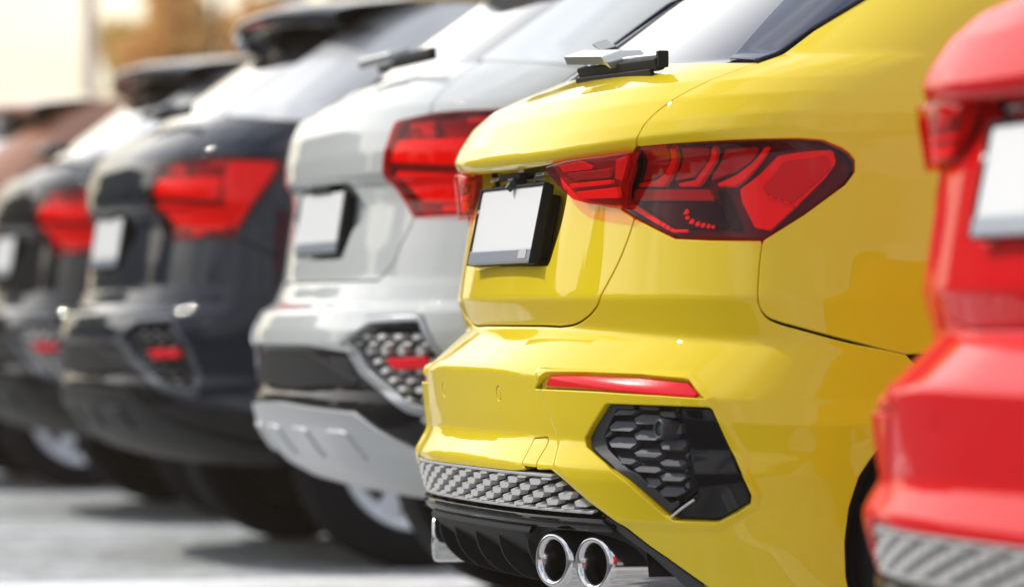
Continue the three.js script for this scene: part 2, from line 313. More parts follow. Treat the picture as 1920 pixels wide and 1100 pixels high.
const M = {
  yellow: paint(0.75, 0.568, 0.011),
  red: paint(0.64, 0.001, 0.006, { clearcoat: 0.45 }),
  white: paint(0.52, 0.54, 0.535),
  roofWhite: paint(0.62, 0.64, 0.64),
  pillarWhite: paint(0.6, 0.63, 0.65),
  pillarSkyPale: phys({ color: rgb(0.52, 0.53, 0.54), roughness: 0.35, metalness: 0.3, clearcoat: 1, clearcoatRoughness: 0.05 }),  // pale tone painted in for sky glare on the dark cars' pillars
  navy: paint(0.009, 0.014, 0.026, { clearcoat: 0.75, clearcoatRoughness: 0.03 }),
  black: paint(0.006, 0.007, 0.012, { clearcoat: 0.75, clearcoatRoughness: 0.03 }),
  bronze: paint(0.4, 0.19, 0.12),
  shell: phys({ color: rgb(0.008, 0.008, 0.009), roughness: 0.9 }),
  plastic: phys({ color: rgb(0.014, 0.015, 0.018), roughness: 0.62, specularIntensity: 0.35, bumpMap: grainTex, bumpScale: 0.0003 }),
  satin: phys({ color: rgb(0.026, 0.03, 0.038), roughness: 0.55 }),
  vane: phys({ color: rgb(0.06, 0.066, 0.078), roughness: 0.6 }),
  gloss: phys({ color: rgb(0.004, 0.0045, 0.007), roughness: 0.5, specularIntensity: 0.05, clearcoat: 0.5, clearcoatRoughness: 0.01 }),
  bladeBlue: phys({ color: rgb(0.01, 0.016, 0.05), roughness: 0.5, specularIntensity: 0.1, clearcoat: 1, clearcoatRoughness: 0.01 }),
  trimGrey: phys({ color: rgb(0.16, 0.18, 0.2), roughness: 0.35, clearcoat: 0.5, clearcoatRoughness: 0.2 }),
  trim: phys({ color: rgb(0.47, 0.47, 0.465), roughness: 0.55, metalness: 0, bumpMap: grainTex, bumpScale: 0.0002 }),
  silver: phys({ color: rgb(0.38, 0.4, 0.42), roughness: 0.3, metalness: 0.55, clearcoat: 1, clearcoatRoughness: 0.02 }),
  coverGrey: phys({ color: rgb(0.17, 0.175, 0.18), roughness: 0.3, metalness: 0.3, clearcoat: 1, clearcoatRoughness: 0.08 }),
  skid: phys({ color: rgb(0.5, 0.52, 0.54), roughness: 0.36, metalness: 0.4 }),
  skidDark: phys({ color: rgb(0.016, 0.017, 0.02), roughness: 0.5, specularIntensity: 0.35 }),
  frameDark: phys({ color: rgb(0.08, 0.09, 0.11), roughness: 0.35, metalness: 0.4, clearcoat: 0.4 }),
  chrome: phys({ color: rgb(0.75, 0.76, 0.78), roughness: 0.1, metalness: 1 }),
  steel: phys({ color: rgb(0.66, 0.66, 0.67), roughness: 0.16, metalness: 1, roughnessMap: dustTex }),
  soot: phys({ color: rgb(0.005, 0.0048, 0.0045), roughness: 0.95, specularIntensity: 0.1 }),
  glass: phys({ color: rgb(0.012, 0.014, 0.018), roughness: 0.02, clearcoat: 1, clearcoatRoughness: 0.0, ior: 1.55 }),
  lens: phys({ color: rgb(1, 0.12, 0.12), roughness: 0.02, transmission: 1, thickness: 0, ior: 1.5, specularIntensity: 0.5 }),
  smoked: phys({ color: rgb(1, 0.2, 0.25), roughness: 0.02, transmission: 1, thickness: 0, ior: 1.5, specularIntensity: 0.5 }),
  lampRed: phys({ color: rgb(0.6, 0.008, 0.014), roughness: 0.35 }),
  lampBright: phys({ color: rgb(0.95, 0.012, 0.014), roughness: 0.45 }),
  lampMid: phys({ color: rgb(0.42, 0.012, 0.025), roughness: 0.3 }),
  lampDeep: phys({ color: rgb(0.3, 0.012, 0.02), roughness: 0.25 }),
  housing: phys({ color: rgb(0.07, 0.012, 0.03), roughness: 0.4 }),
  amber: phys({ color: rgb(0.85, 0.42, 0.05), roughness: 0.3 }),
  reflectorRed: phys({ color: rgb(0.78, 0.008, 0.02), roughness: 0.25, specularIntensity: 0.2, clearcoat: 0.3, clearcoatRoughness: 0.02, bumpMap: grainTex, bumpScale: 0.0001 }),
  clear: phys({ color: rgb(0.55, 0.57, 0.6), roughness: 0.12, metalness: 0.6, clearcoat: 1 }),
  plate: phys({ color: rgb(0.74, 0.75, 0.76), roughness: 0.35 }),
  plateFoot: phys({ color: rgb(0.3, 0.34, 0.4), roughness: 0.28, metalness: 0.4 }),
  tyre: phys({ color: rgb(0.009, 0.01, 0.013), roughness: 0.9, specularIntensity: 0.3 }),
  rim: phys({ color: rgb(0.74, 0.77, 0.82), roughness: 0.35, metalness: 0.15, clearcoat: 0.6 }),
};

// ------------------------------------------------------------------ wheels
const wheelGeo = {};
{
  const prof = [[0.215, -0.095], [0.225, -0.103], [0.27, -0.112], [0.305, -0.108], [0.322, -0.098], [0.33, -0.08], [0.331, -0.052], [0.323, -0.05], [0.323, -0.042], [0.332, -0.04], [0.333, -0.006], [0.324, -0.005], [0.324, 0.005], [0.333, 0.006], [0.332, 0.04], [0.323, 0.042], [0.323, 0.05], [0.331, 0.052], [0.33, 0.08], [0.322, 0.098], [0.305, 0.108], [0.27, 0.112], [0.225, 0.103], [0.215, 0.095]];
  const lathe = (p, n = 72) => new THREE.LatheGeometry(p.map(([r, x]) => new THREE.Vector2(r, x)), n).rotateZ(-Math.PI / 2);   // axis along +x, outer side at +x
  wheelGeo.tyre = lathe(prof);
  const lip = lathe([[0.19, -0.08], [0.195, 0.05], [0.183, 0.062], [0.184, 0.074], [0.2, 0.09], [0.222, 0.108], [0.229, 0.104], [0.224, 0.095], [0.21, 0.085], [0.205, -0.09]]);
  const hub = lathe([[0.0, 0.075], [0.028, 0.075], [0.034, 0.068], [0.07, 0.062], [0.075, 0.03], [0.075, -0.02]], 40);
  const spokes = [];
  for (let k = 0; k < 10; k++) {
    const sh = new THREE.Shape(); sh.moveTo(-0.017, 0.05); sh.lineTo(0.017, 0.05); sh.lineTo(0.026, 0.208); sh.lineTo(-0.026, 0.208); sh.closePath();
    const g = new THREE.ExtrudeGeometry(sh, { depth: 0.022, bevelEnabled: true, bevelSize: 0.006, bevelThickness: 0.006, bevelSegments: 2 }).rotateY(Math.PI / 2);
    const q = g.attributes.position; for (let i = 0; i < q.count; i++) q.setX(i, q.getX(i) + 0.045 + (q.getY(i) - 0.05) * 0.16);
    g.computeVertexNormals(); spokes.push(g.rotateX(k * Math.PI / 5 + 0.16));
  }
  wheelGeo.rim = join([lip, hub, ...spokes]);
  wheelGeo.darkBack = new THREE.CylinderGeometry(0.212, 0.2, 0.02, 40).rotateZ(Math.PI / 2).translate(-0.075, 0, 0);  // black disc added to keep the inner side of the wheel dark
  wheelGeo.disc = lathe([[0.04, 0.0], [0.15, 0.0], [0.15, -0.02], [0.04, -0.02]], 40);
}
function wheel(parent, x, z, scale = 1) {
  const w = new THREE.Group(); w.name = 'wheel'; w.position.set(x, 0.332 * scale, z); w.scale.setScalar(scale); if (x < 0) w.rotation.y = Math.PI; parent.add(w);
  part('tyre', wheelGeo.tyre, M.tyre, w); part('rim', wheelGeo.rim, M.rim, w); part('brake_disc', wheelGeo.disc, M.steel, w); part('dark_rim_back', wheelGeo.darkBack, M.shell, w);
  return w;
}

// ------------------------------------------------------------------ the hatchback (yellow; the red one is its copy)
function hatchback(name, label, pos, colour) {
  const car = thing(name, label, 'car', pos), C = M[colour];
  const S = new Surface({
    origin: pos, W: 0.9, L: 0.55, n: 2.6, length: 4.0,
    rear: [[0.16, -0.12], [0.25, -0.06], [0.34, -0.02], [0.386, -0.006], [0.455, 0.012], [0.474, 0.014], [0.508, -0.006], [0.522, -0.011], [0.56, -0.006], [0.638, 0.002], [0.648, -0.004], [0.708, -0.082], [0.714, -0.09], [0.72, -0.09], [0.768, -0.07], [0.776, -0.071], [0.97, -0.1], [0.995, -0.1], [1.012, -0.066], [1.03, -0.058], [1.057, -0.069], [1.099, -0.096], [1.136, -0.137], [1.162, -0.19], [1.192, -0.262], [1.36, -0.5], [1.4, -0.6]],
    side: [[0.16, -0.06], [0.35, -0.025], [0.5, -0.005], [0.585, 0], [0.7, -0.022], [0.85, -0.056], [1.0, -0.094], [1.06, -0.112], [1.19, -0.165], [1.36, -0.245], [1.4, -0.27]],
    lean: [[1.06, 0], [1.2, 0.6], [1.4, 0.85]],
    warp: [[0.4, 0], [0.5, -0.01], [0.645, -0.05], [0.714, -0.03], [0.77, 0], [0.97, 0.01], [1.02, 0.03], [1.1, 0.02], [1.19, 0]],
  });
  const V = (y) => S.vOf(y), px = (...p) => S.path(p, 1), pxs = (n, ...p) => smooth(S.path(p, 1), n);
  const vTop = S.vMax - 0.002, vGlass = V(1.192), G = 0.0011;
  // seam between tailgate and quarter panel, the split line of the lamps, seam between tailgate and bumper
  const seamUp = pxs(6, [1425, 117], [1380, 132], [1330, 151], [1295, 168], [1262, 187], [1230, 211], [1207, 236], [1196, 256], [1193, 276]);
  const split = px([1193, 276], [1180, 310], [1169, 345], [1165, 391]);
  const lampLow = px([1165, 391], [1190, 408]);
  const seamLow = pxs(6, [1190, 408], [1181, 438], [1165, 480], [1148, 515], [1124, 561], [1112, 583], [1096, 598], [1076, 609], [1050, 612.5]);
  const vShut = seamLow[seamLow.length - 1][1];
  const recess = fillet(sym([[0, V(1.004)], ...px([1036, 309], [1062, 372], [1052, 420], [1028, 497]), [0, V(0.832)]]), 0.012);
  const gate = sym([[0, vGlass], [seamUp[0][0] * 0.5, vGlass], ...seamUp, ...split.slice(1), ...lampLow.slice(1), ...seamLow.slice(1), [0, vShut]]);
  const tg = part('tailgate', panel(S, gate, { holes: [recess], gap: G, h: 0.004, depth: 0.02 }), C, car);
  const recessWide = recess.map(([u, v]) => [u * 1.02, v + (v > V(0.92) ? 0.004 : -0.004)]);
  part('plate_recess', panel(S, recessWide, { off: -0.034, r: 0, depth: 0, h: 0.008 }), C, tg);
  {
    const n = recess.length, P = [];
    for (let i = 0; i < n; i++) { const a = recess[i], b = recess[(i + 1) % n], q = [S.pos(...a, -0.012), S.pos(...b, -0.012), S.pos(...b, -0.04), S.pos(...a, -0.04)]; P.push(...q[0], ...q[1], ...q[2], ...q[0], ...q[2], ...q[3]); }
    const g = new THREE.BufferGeometry(); g.setAttribute('position', new THREE.Float32BufferAttribute(P, 3)); g.computeVertexNormals();
    part('recess_wall', g, C, tg);
  }
  // rear camera and handle under the lip
  const lipY = 1.0, lipZ = -0.105;
  part('rear_camera', [box(0.034, 0.022, 0.028, 0.01, lipY - 0.012, lipZ + 0.01, 0.005, [0.5, 0, 0]), new THREE.CylinderGeometry(0.008, 0.009, 0.012, 20).rotateX(Math.PI / 2 - 0.6).translate(0.01, lipY - 0.022, lipZ + 0.024)], M.satin, tg);
  part('tailgate_handle', box(0.13, 0.012, 0.03, -0.01, lipY - 0.003, lipZ + 0.005, 0.004), M.plastic, tg);
  part('plate_lamp', box(0.05, 0.008, 0.02, 0.15, lipY - 0.004, lipZ + 0.0, 0.003), M.clear, tg);
  part('plate_lamp', box(0.05, 0.008, 0.02, -0.15, lipY - 0.004, lipZ + 0.0, 0.003), M.clear, tg);

  // bumper
  const arch = (r, z0 = -0.79, y0 = 0.34, n = 26) => Array.from({ length: n }, (_, i) => { const a = -0.45 + (Math.PI + 0.9) * i / (n - 1); return [z0 + r * Math.cos(a), y0 + r * Math.sin(a)]; }).map(([z, y]) => [S.uOfZ(Math.min(-0.2, z)), V(Math.max(0.17, y))]);
  const R_ARCH = 0.372, ar = arch(R_ARCH), seamSide = pxs(5, [1430, 450], [1424, 500], [1421, 550], [1424, 575], [1437, 594], [1460, 605], [1500, 616], [1560, 632], [1640, 651], [1700, 664]);
  const end = seamSide[seamSide.length - 1], arRear = ar.filter(([u, v]) => u < S.uOfZ(-0.79) && v < end[1] - 0.004).reverse().filter((p, i, a) => i === 0 || p[1] < a[i - 1][1] + 1);
  const vStrip = V(0.457), vStripLow = V(0.39);
  const diag = px([1032, 881], [1060, 902], [1108, 944], [1172, 988], [1250, 1046], [1305, 1085], [1325, 1099]);
  const fog = fillet(S.path([[1140, 757], [1335, 764], [1372, 846], [1409, 928], [1408, 944], [1384, 960], [1348, 977], [1266, 974], [1250, 965], [1104, 838], [1101, 821]], 4), 0.006);
  const pocket = fillet(px([1003, 728], [1027, 700], [1100, 698], [1200, 702], [1292, 713], [1324, 747], [1240, 741], [1120, 733]), 0.004);
  const sens = Array.from({ length: 16 }, (_, i) => [0.012 * Math.cos(i / 8 * Math.PI) - 0.19, V(0.595) + 0.012 * Math.sin(i / 8 * Math.PI)]);
  const tow = fillet(px([979, 873], [1001, 822], [1026, 820], [1028, 828], [1008, 862], [1006, 877]), 0.006);
  const bump = sym([[0, vShut], ...[...seamLow].reverse(), ...px([1265, 446], [1330, 449]), ...seamSide, ...arRear.slice(1), [arRear[arRear.length - 1][0] - 0.02, V(0.19)], [diag[diag.length - 1][0] + 0.12, V(0.2)], ...[...diag].reverse(), [0.3, vStrip], [0, vStrip]]);
  const swell = px([1010, 690], [1292, 700], [1336, 745], [1428, 925], [1416, 955], [1346, 996], [1160, 984], [1040, 880]);
  const sculpt = (u, v) => Math.abs(u) < 0.18 || v > V(0.7) ? 0 : 0.0045 * sstep(-0.006, 0.012, sdPoly(swell, Math.abs(u), v)) * sstep(0.18, 0.34, Math.abs(u));
  const bp = part('bumper', panel(S, bump, { off: sculpt, holes: [fog, mirror(fog), pocket, mirror(pocket), tow, sens, mirror(sens)], gap: G, h: 0.004, depth: 0.03 }), C, car);
  part('tow_cover', panel(S, tow, { gap: 0.0007, h: 0.003, r: 0.001 }), C, bp);
  for (const q of [sens, mirror(sens)]) part('parking_sensor', panel(S, q, { gap: 0.0006, h: 0.002, r: 0.001, off: -0.0006 }), C, bp);

  // quarter panel with roof pillar, both sides
  const uF = S.uMax - 0.02, uWin0 = S.uOfZ(-1.25), uWin1 = S.uOfZ(-3.0);
  const glassEdge = px([1431, 115], [1527, 57], [1620, 1]), ge1 = S.uv(1620, 1), ge0 = S.uv(1527, 57), du = (ge1[0] - ge0[0]) / (ge1[1] - ge0[1]);
  const edgeTop = [ge1[0] + du * (vTop - ge1[1]), vTop];
  const frontArch = arch(R_ARCH, -3.3), lampOut = fillet(px([1193, 277], [1300, 268], [1420, 262], [1500, 260.5], [1545, 263], [1578, 277], [1603, 303], [1603, 320], [1585, 345], [1510, 400], [1430, 450], [1265, 446], [1190, 408], [1165, 391], [1169, 345], [1180, 310]), 0.004);
  const lo = px([1193, 277], [1300, 268], [1420, 262], [1500, 260.5], [1545, 263], [1578, 277], [1603, 303], [1603, 320], [1585, 345], [1510, 400], [1430, 450]);
  const quarter = [...[...seamUp].reverse().map((p) => p), ...glassEdge.slice(1), edgeTop, [uF, vTop], [uF, V(0.2)], ...frontArch.filter(([u, v]) => v > V(0.2)).reverse(), [S.uOfZ(-2.8), V(0.2)], [S.uOfZ(-1.2), V(0.2)], ...ar.filter(([u, v]) => v > end[1] || u > S.uOfZ(-0.79)).filter(([u, v]) => v > V(0.2)).reverse(), ...[...seamSide].reverse(), ...[...lo].reverse().slice(1)];
  const win = fillet([[uWin0, V(1.06)], [uWin0 + 0.25, V(1.3)], [uWin1 - 0.35, V(1.34)], [uWin1, V(1.03)]], 0.03);
  const fc = S.uv(1768, 207), flap = Array.from({ length: 28 }, (_, i) => [fc[0] + 0.031 * Math.cos(i / 14 * Math.PI), fc[1] + 0.031 * Math.sin(i / 14 * Math.PI)]).map(([u, v]) => [u, fc[1] + (v - fc[1]) * 0.95]);
  const qg = panel(S, quarter, { holes: [win, flap], gap: G, h: 0.006, depth: 0.015 });
  const qgM = panel(S, mirror(quarter), { holes: [mirror(win)], gap: G, h: 0.01, depth: 0.015 });
  part('fuel_flap', panel(S, flap, { gap: G, h: 0.005 }), C, car);
  part('quarter_panel', qg, C, car); part('quarter_panel', qgM, C, car);
  for (const q of [win, mirror(win)]) part('side_window', panel(S, q, { gap: 0.002, off: -0.006, h: 0.02 }), M.glass, car);
  // fuel flap line (right side)
  // roof, bonnet, windscreen
  const line = (v, u0, u1, n) => Array.from({ length: n + 1 }, (_, i) => S.pos(u0 + (u1 - u0) * i / n, v));
  const dome = (a, crown, m = 12) => Array.from({ length: m + 1 }, (_, k) => a.map((p) => { const t = k / m * 2 - 1; return [-p[0] * t, p[1] + crown * (1 - t * t), p[2]]; }));
  const uR = S.uOfZ(-2.6);
  part('roof', ribbon(dome(line(vTop, 0.02, uR, 60), 0.03)), C, car);
  {
    const w = 0.6, rows = [];
    for (let i = 0; i <= 24; i++) { const x = -w + 2 * w * i / 24, k = Math.abs(x) / w, zt = -0.545 - 0.1 * k ** 3, y = 1.412 - 0.02 * k * k; rows.push([[zt - 0.4, y + 0.035], [zt - 0.15, y + 0.03], [zt - 0.03, y + 0.012], [zt, y], [zt - 0.005, y - 0.012], [zt - 0.06, y - 0.018], [zt - 0.25, y - 0.02]].map(([z, yy]) => [x, yy, z])); }
    part('roof_spoiler', ribbon(rows), C, car);
  }
  part('windscreen', ribbon([0, 0.33, 0.66, 1].map((t) => { const a = S.pos(uR, vTop), b = S.pos(S.uOfZ(-3.3), V(0.98)); return Array.from({ length: 9 }, (_, i) => { const s = i / 4 - 1; return [(a[0] + (b[0] - a[0]) * t) * s, a[1] + (b[1] - a[1]) * t + 0.02 * (1 - s * s), a[2] + (b[2] - a[2]) * t - 0.06 * (1 - s * s)]; }); })), M.glass, car);
  part('bonnet', ribbon(dome(line(V(0.97), S.uOfZ(-3.28), uF, 8), 0.04)), C, car);
  part('floor_pan', [box(1.5, 0.06, 3.5, 0, 0.24, -2.05, 0.02), box(1.4, 0.5, 0.06, 0, 0.45, -3.95)], M.shell, car);
  // inner shell that closes the gaps and darkens the cabin
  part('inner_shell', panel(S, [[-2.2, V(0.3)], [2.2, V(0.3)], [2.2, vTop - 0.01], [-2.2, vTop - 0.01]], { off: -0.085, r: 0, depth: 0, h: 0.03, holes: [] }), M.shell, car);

  // rear window with its side blades
  const gl = px([1362, 115], [1420, 56], [1472, 1]), g0 = gl[0], g2 = gl[2], dg = (g2[0] - gl[1][0]) / (g2[1] - gl[1][1]);
  const windowPoly = sym([[0, vTop], [g2[0] + dg * (vTop - g2[1]), vTop], ...[...gl].reverse(), [0, vGlass]]);
  part('rear_window', panel(S, windowPoly, { off: -0.004, gap: 0.0008, h: 0.01, r: 0.002 }), M.glass, car);
  const blade = [...px([1368, 113], [1424, 56]), [g2[0] + dg * (vTop - g2[1]) + 0.004, vTop], [edgeTop[0] - 0.002, vTop], ...px([1616, 1], [1522, 57], [1420, 116])];
  part('window_blade', panel(S, blade, { off: 0.006, h: 0.006, depth: 0.02, r: 0.003 }), M.bladeBlue, car); part('window_blade', panel(S, mirror(blade), { off: 0.006, h: 0.01, depth: 0.02, r: 0.003 }), M.bladeBlue, car);

  // wiper: silver-edged cover and the blade lying along the glass foot
  {
    const w = new THREE.Group(); w.name = 'rear_wiper'; car.add(w);
    const y = 1.205, z = -0.258;
    const cs = new THREE.Shape(); [[-0.045, 0.004], [-0.05, 0.014], [-0.014, 0.026], [0.02, 0.028], [0.024, 0.02], [-0.01, 0.018], [-0.036, 0.004]].forEach(([a, b], k) => k ? cs.lineTo(a, b) : cs.moveTo(a, b)); cs.closePath();
    const cg = new THREE.ExtrudeGeometry(cs, { depth: 0.27, bevelEnabled: true, bevelSize: 0.003, bevelThickness: 0.003, bevelSegments: 3, steps: 40 }).rotateY(Math.PI / 2), cq = cg.attributes.position;
    for (let i = 0; i < cq.count; i++) { const t = cq.getX(i) / 0.3, e = sstep(0.75, 1, t); cq.setXYZ(i, cq.getX(i), cq.getY(i) * (1 - 0.35 * e) - 0.018 * t - 0.01 * e, cq.getZ(i)); }
    cg.computeVertexNormals();
    part('arm_cover', [cg.translate(-0.05, y + 0.006, z + 0.0), box(0.05, 0.006, 0.03, -0.02, y + 0.042, z - 0.018, 0.002, [0.3, 0, -0.35])], M.coverGrey, w);
    part('wiper_arm', box(0.23, 0.012, 0.02, 0.305, y - 0.002, z + 0.014, 0.004, [0.2, 0, -0.03]), M.silver, w);
    part('wiper_blade', [box(0.46, 0.024, 0.016, 0.21, y - 0.016, z + 0.026, 0.004, [0.3, 0, -0.02]), box(0.44, 0.012, 0.008, 0.2, y - 0.03, z + 0.034, 0.002, [0.3, 0, -0.02]), box(0.016, 0.03, 0.02, 0.44, y - 0.012, z + 0.02, 0.003)], M.plastic, w);
  }

  // number plate
  {
    const h = new THREE.Group(); h.name = 'plate_holder'; h.position.set(0, 0.905, -0.079); h.rotation.x = -0.2; car.add(h);
    part('holder_frame', [box(0.424, 0.15, 0.014, 0, 0, -0.008, 0.006), box(0.424, 0.006, 0.012, 0, 0.073, 0.001, 0.002), box(0.006, 0.15, 0.012, 0.209, 0, 0.001, 0.002), box(0.006, 0.15, 0.012, -0.209, 0, 0.001, 0.002), box(0.36, 0.12, 0.03, 0, 0, -0.025, 0.004), ...[-0.13, -0.06, 0.02, 0.15].map((x) => box(0.012, 0.006, 0.012, x, 0.076, 0.002, 0.002))], M.plastic, h);
    const sh = new THREE.Shape(), w = 0.2035, t = 0.069, b = -0.046, r = 0.01; sh.moveTo(-w, b); sh.lineTo(w, b); sh.lineTo(w, t - r); sh.quadraticCurveTo(w, t, w - r, t); sh.lineTo(-w + r, t); sh.quadraticCurveTo(-w, t, -w, t - r); sh.closePath();
    part('number_plate', new THREE.ExtrudeGeometry(sh, { depth: 0.002, bevelEnabled: true, bevelSize: 0.001, bevelThickness: 0.001, bevelSegments: 2 }).translate(0, 0, 0.0005), M.plate, h);
    part('holder_strip', box(0.41, 0.027, 0.008, 0, -0.0605, 0.003, 0.003), M.plateFoot, h);
    part('holder_clip', box(0.05, 0.018, 0.004, 0.16, -0.058, 0.0065, 0.001), M.trim, h);
    part('plate_screw', new THREE.CylinderGeometry(0.005, 0.005, 0.006, 16).rotateX(Math.PI / 2).translate(-0.207, 0.03, 0.004), M.steel, h);
  }

  // tail lamps
  const SL = new Surface({ origin: pos, W: 0.9, L: 0.55, n: 2.6, length: 4.0, rear: [[0.78, -0.09], [0.92, -0.078], [1.0, -0.066], [1.1, -0.06]], side: [[0.77, -0.01], [0.95, -0.02], [1.06, -0.034]], warp: [[0.97, 0.01], [1.02, 0.03]] });   // the face of the inner lamps, proud of the tailgate
  const inner = fillet(SL.path([[1019, 312], [1060, 299], [1120, 290], [1187, 280], [1176, 312], [1166, 345], [1162, 389], [1110, 384], [1078, 376], [1056, 358], [1036, 336]]), 0.004);
  const lampParts = (mir) => {
    const f = (p) => mir ? mirror(p) : p, hh = mir ? 0.008 : 0.004, p = (...a) => f(px(...a));
    const L = part('tail_lamp', panel(S, f(lampOut), { off: -0.03, gap: G, h: hh, r: 0, depth: 0.01 }), M.housing, car);
    part('lamp_lens', panel(S, f(lampOut), { off: 0.002, gap: 0.0012, h: hh, r: 0.0025, depth: 0.022 }), M.smoked, L);
    const seg = (poly, o, m, r = 0.002, d = 0.012) => part(m === M.housing ? 'lamp_panel' : 'light_guide', panel(S, p(...poly), { off: o, h: 0.005, r, depth: d }), m, L);
    const zg = (pts, o, m, r, d) => seg(pts.map(([x, y]) => [1000 + x / 3, 240 + y / 3]), o, m, r, d);
    // the large hooked guide on the flank and its inner field
    zg([[1365, 148], [1690, 113], [1718, 188], [1470, 432], [1322, 562], [1228, 546], [1150, 402], [1140, 330]], -0.017, M.lampBright);
    zg([[1398, 176], [1655, 144], [1702, 200], [1455, 412], [1308, 372], [1278, 315]], -0.0135, M.lampRed, 0.003, 0.006);
    zg([[1296, 378], [1306, 366], [1500, 424], [1488, 436]], -0.012, M.lampBright, 0.001, 0.006);
    // slanted guides that sweep to the left at their feet
    zg([[745, 152], [780, 152], [738, 262], [695, 318], [555, 320], [555, 304], [655, 285], [702, 255]], -0.014, M.lampBright);
    zg([[982, 140], [1024, 138], [935, 268], [892, 318], [755, 319], [790, 300], [880, 282], [942, 205]], -0.014, M.lampBright);
    zg([[1298, 118], [1346, 113], [1205, 250], [1112, 318], [985, 319], [1022, 296], [1130, 248], [1212, 190]], -0.014, M.lampBright);
    zg([[560, 150], [725, 150], [690, 245], [640, 275], [556, 295]], -0.022, M.lampRed, 0.002, 0.006);
    zg([[795, 158], [965, 148], [925, 205], [860, 270], [750, 290], [745, 275]], -0.022, M.lampMid, 0.002, 0.006);
    zg([[1040, 146], [1280, 124], [1195, 185], [1115, 236], [960, 285], [950, 275]], -0.022, M.lampMid, 0.002, 0.006);
    // lower dark chamber with a row of small prisms
    zg([[518, 336], [955, 332], [998, 398], [524, 398]], -0.018, M.lampMid);
    zg([[530, 406], [1003, 406], [1066, 552], [760, 555]], -0.021, M.gloss);
    zg([[514, 424], [530, 420], [760, 562], [1064, 560], [1070, 574], [750, 578], [508, 440]], -0.014, M.lampBright, 0.001, 0.006);
    for (const [x, y, w, q] of [[780, 428, 62, 16], [812, 442, 34, 36], [812, 482, 40, 24], [836, 498, 44, 34], [872, 510, 42, 34], [905, 518, 40, 34], [938, 526, 36, 30], [965, 534, 34, 24]]) zg([[x, y + q], [x + w * 0.75, y], [x + w, y + q * 0.9]], -0.013, M.lampBright, 0.0004, 0.005);
    zg([[1005, 336], [1040, 330], [1150, 560], [1095, 566]], -0.016, M.gloss);
    // inner lamp on the tailgate
    const I = part('inner_lamp', panel(SL, f(inner), { off: -0.016, gap: G, h: hh, r: 0, depth: 0.004 }), M.lampDeep, tg);
    part('lamp_lens', panel(SL, f(inner), { off: 0.004, gap: 0.001, h: hh, r: 0.005, depth: 0.035 }), M.lens, I);
    const sg = (poly, o, m) => part('light_guide', panel(SL, f(SL.path(poly)), { off: o, h: 0.004, r: 0.001, depth: 0.008 }), m, I);
    sg([[1040, 313], [1082, 300], [1112, 318], [1050, 324]], -0.007, M.lampRed);
    sg([[1056, 328], [1064, 325], [1136, 317], [1138, 334], [1070, 338]], -0.006, M.clear);
    sg([[1060, 346], [1140, 338], [1142, 346], [1066, 354]], -0.006, M.lampBright);
    sg([[1072, 361], [1152, 352], [1156, 372], [1086, 374]], -0.006, M.lampBright);
    sg([[1148, 300], [1172, 290], [1160, 340], [1146, 336]], -0.008, M.lampRed);
  };
  lampParts(false); lampParts(true);

  // bumper reflector, air vent and gloss wing, both sides
  const refl = fillet(px([1019, 724], [1032, 703], [1100, 702], [1200, 706], [1290, 715], [1318, 743], [1240, 738], [1120, 730]), 0.003);
  const frame = fillet(S.path([[1140, 757], [1269, 763], [1285, 843], [1301, 924], [1252, 966], [1104, 838], [1101, 821]], 4), 0.005);
  const hole = fillet(S.path([[1151, 768], [1263, 771], [1279, 845], [1294, 918], [1290, 926], [1255, 945], [1136, 838], [1128, 820]], 4), 0.004);
  const wing = fillet(S.path([[1273, 764], [1334, 766], [1371, 847], [1407, 928], [1406, 942], [1383, 957], [1347, 975], [1266, 972], [1254, 967], [1306, 926], [1290, 845]], 4), 0.006);
  const inset = (polyA) => polyA;
  // honeycomb vanes in the plane of the vent
  const vanes = [];
  {
    let reg = px([1151, 768], [1263, 771], [1294, 918], [1255, 945], [1136, 838], [1128, 820]); if (area2(reg) < 0) reg = [...reg].reverse();
    for (let c = -1; c < 4; c++) for (let r = -1; r < 9; r++) {
      const cx = 1162 + c * 48, cy = 770 + r * 30 + (c & 1 ? 15 : 0) + c * 2.2, W = 29.5, Hh = 9.5, k = 9, sk = 0.045;
      const hex = [[-W, 0], [-W + k, Hh], [W - k, Hh], [W, 0], [W - k, -Hh], [-W + k, -Hh]].map(([x, y]) => S.uv(cx + x, cy + y + x * sk));
      if (area2(hex) < 0) hex.reverse();
      const q = clipTo(hex, reg), cv = S.uv(cx, cy)[1]; if (q.length < 3 || area2(q) < 8e-5) continue;
      vanes.push([q, cv]);
    }
  }
  for (const mir of [false, true]) {
    const f = (p) => mir ? mirror(p) : p, hh = mir ? 0.008 : 0.004;
    const rp = part('reflector_pocket', panel(S, f(pocket), { off: -0.01, r: 0, depth: 0, h: 0.008 }), C, bp);
    part('reflector', panel(S, f(refl), { off: -0.0025, r: 0.003, depth: 0.012, h: hh }), M.reflectorRed, bp);
    const vent = part('side_vent', panel(S, f(frame), { holes: [f(hole)], off: -0.006, h: hh, r: 0.003, depth: 0.03, gap: 0.001 }), M.satin, bp);
    part('vent_back', panel(S, f(frame), { off: -0.02, r: 0, depth: 0, h: 0.01 }), M.plastic, vent);
    part('gloss_wing', panel(S, f(wing), { off: -0.003, h: hh, r: 0.003, depth: 0.03, gap: 0.001 }), M.gloss, bp);
    for (const [q, cv] of vanes) part('vane', piece(S, f(q), -0.022, (u, v) => -0.008 - (v - cv) * 0.6, 0.0045), M.vane, vent);
    // round sensor on the vent
    const c = S.uv(1247, 805), sp = S.pos(mir ? -c[0] : c[0], c[1], -0.004), nn = S.normal(mir ? -c[0] : c[0], c[1]);
    const q = new THREE.Quaternion().setFromUnitVectors(new THREE.Vector3(0, 1, 0), new THREE.Vector3(nn[0] * 0.4, 0, nn[2] + 0.3).normalize());
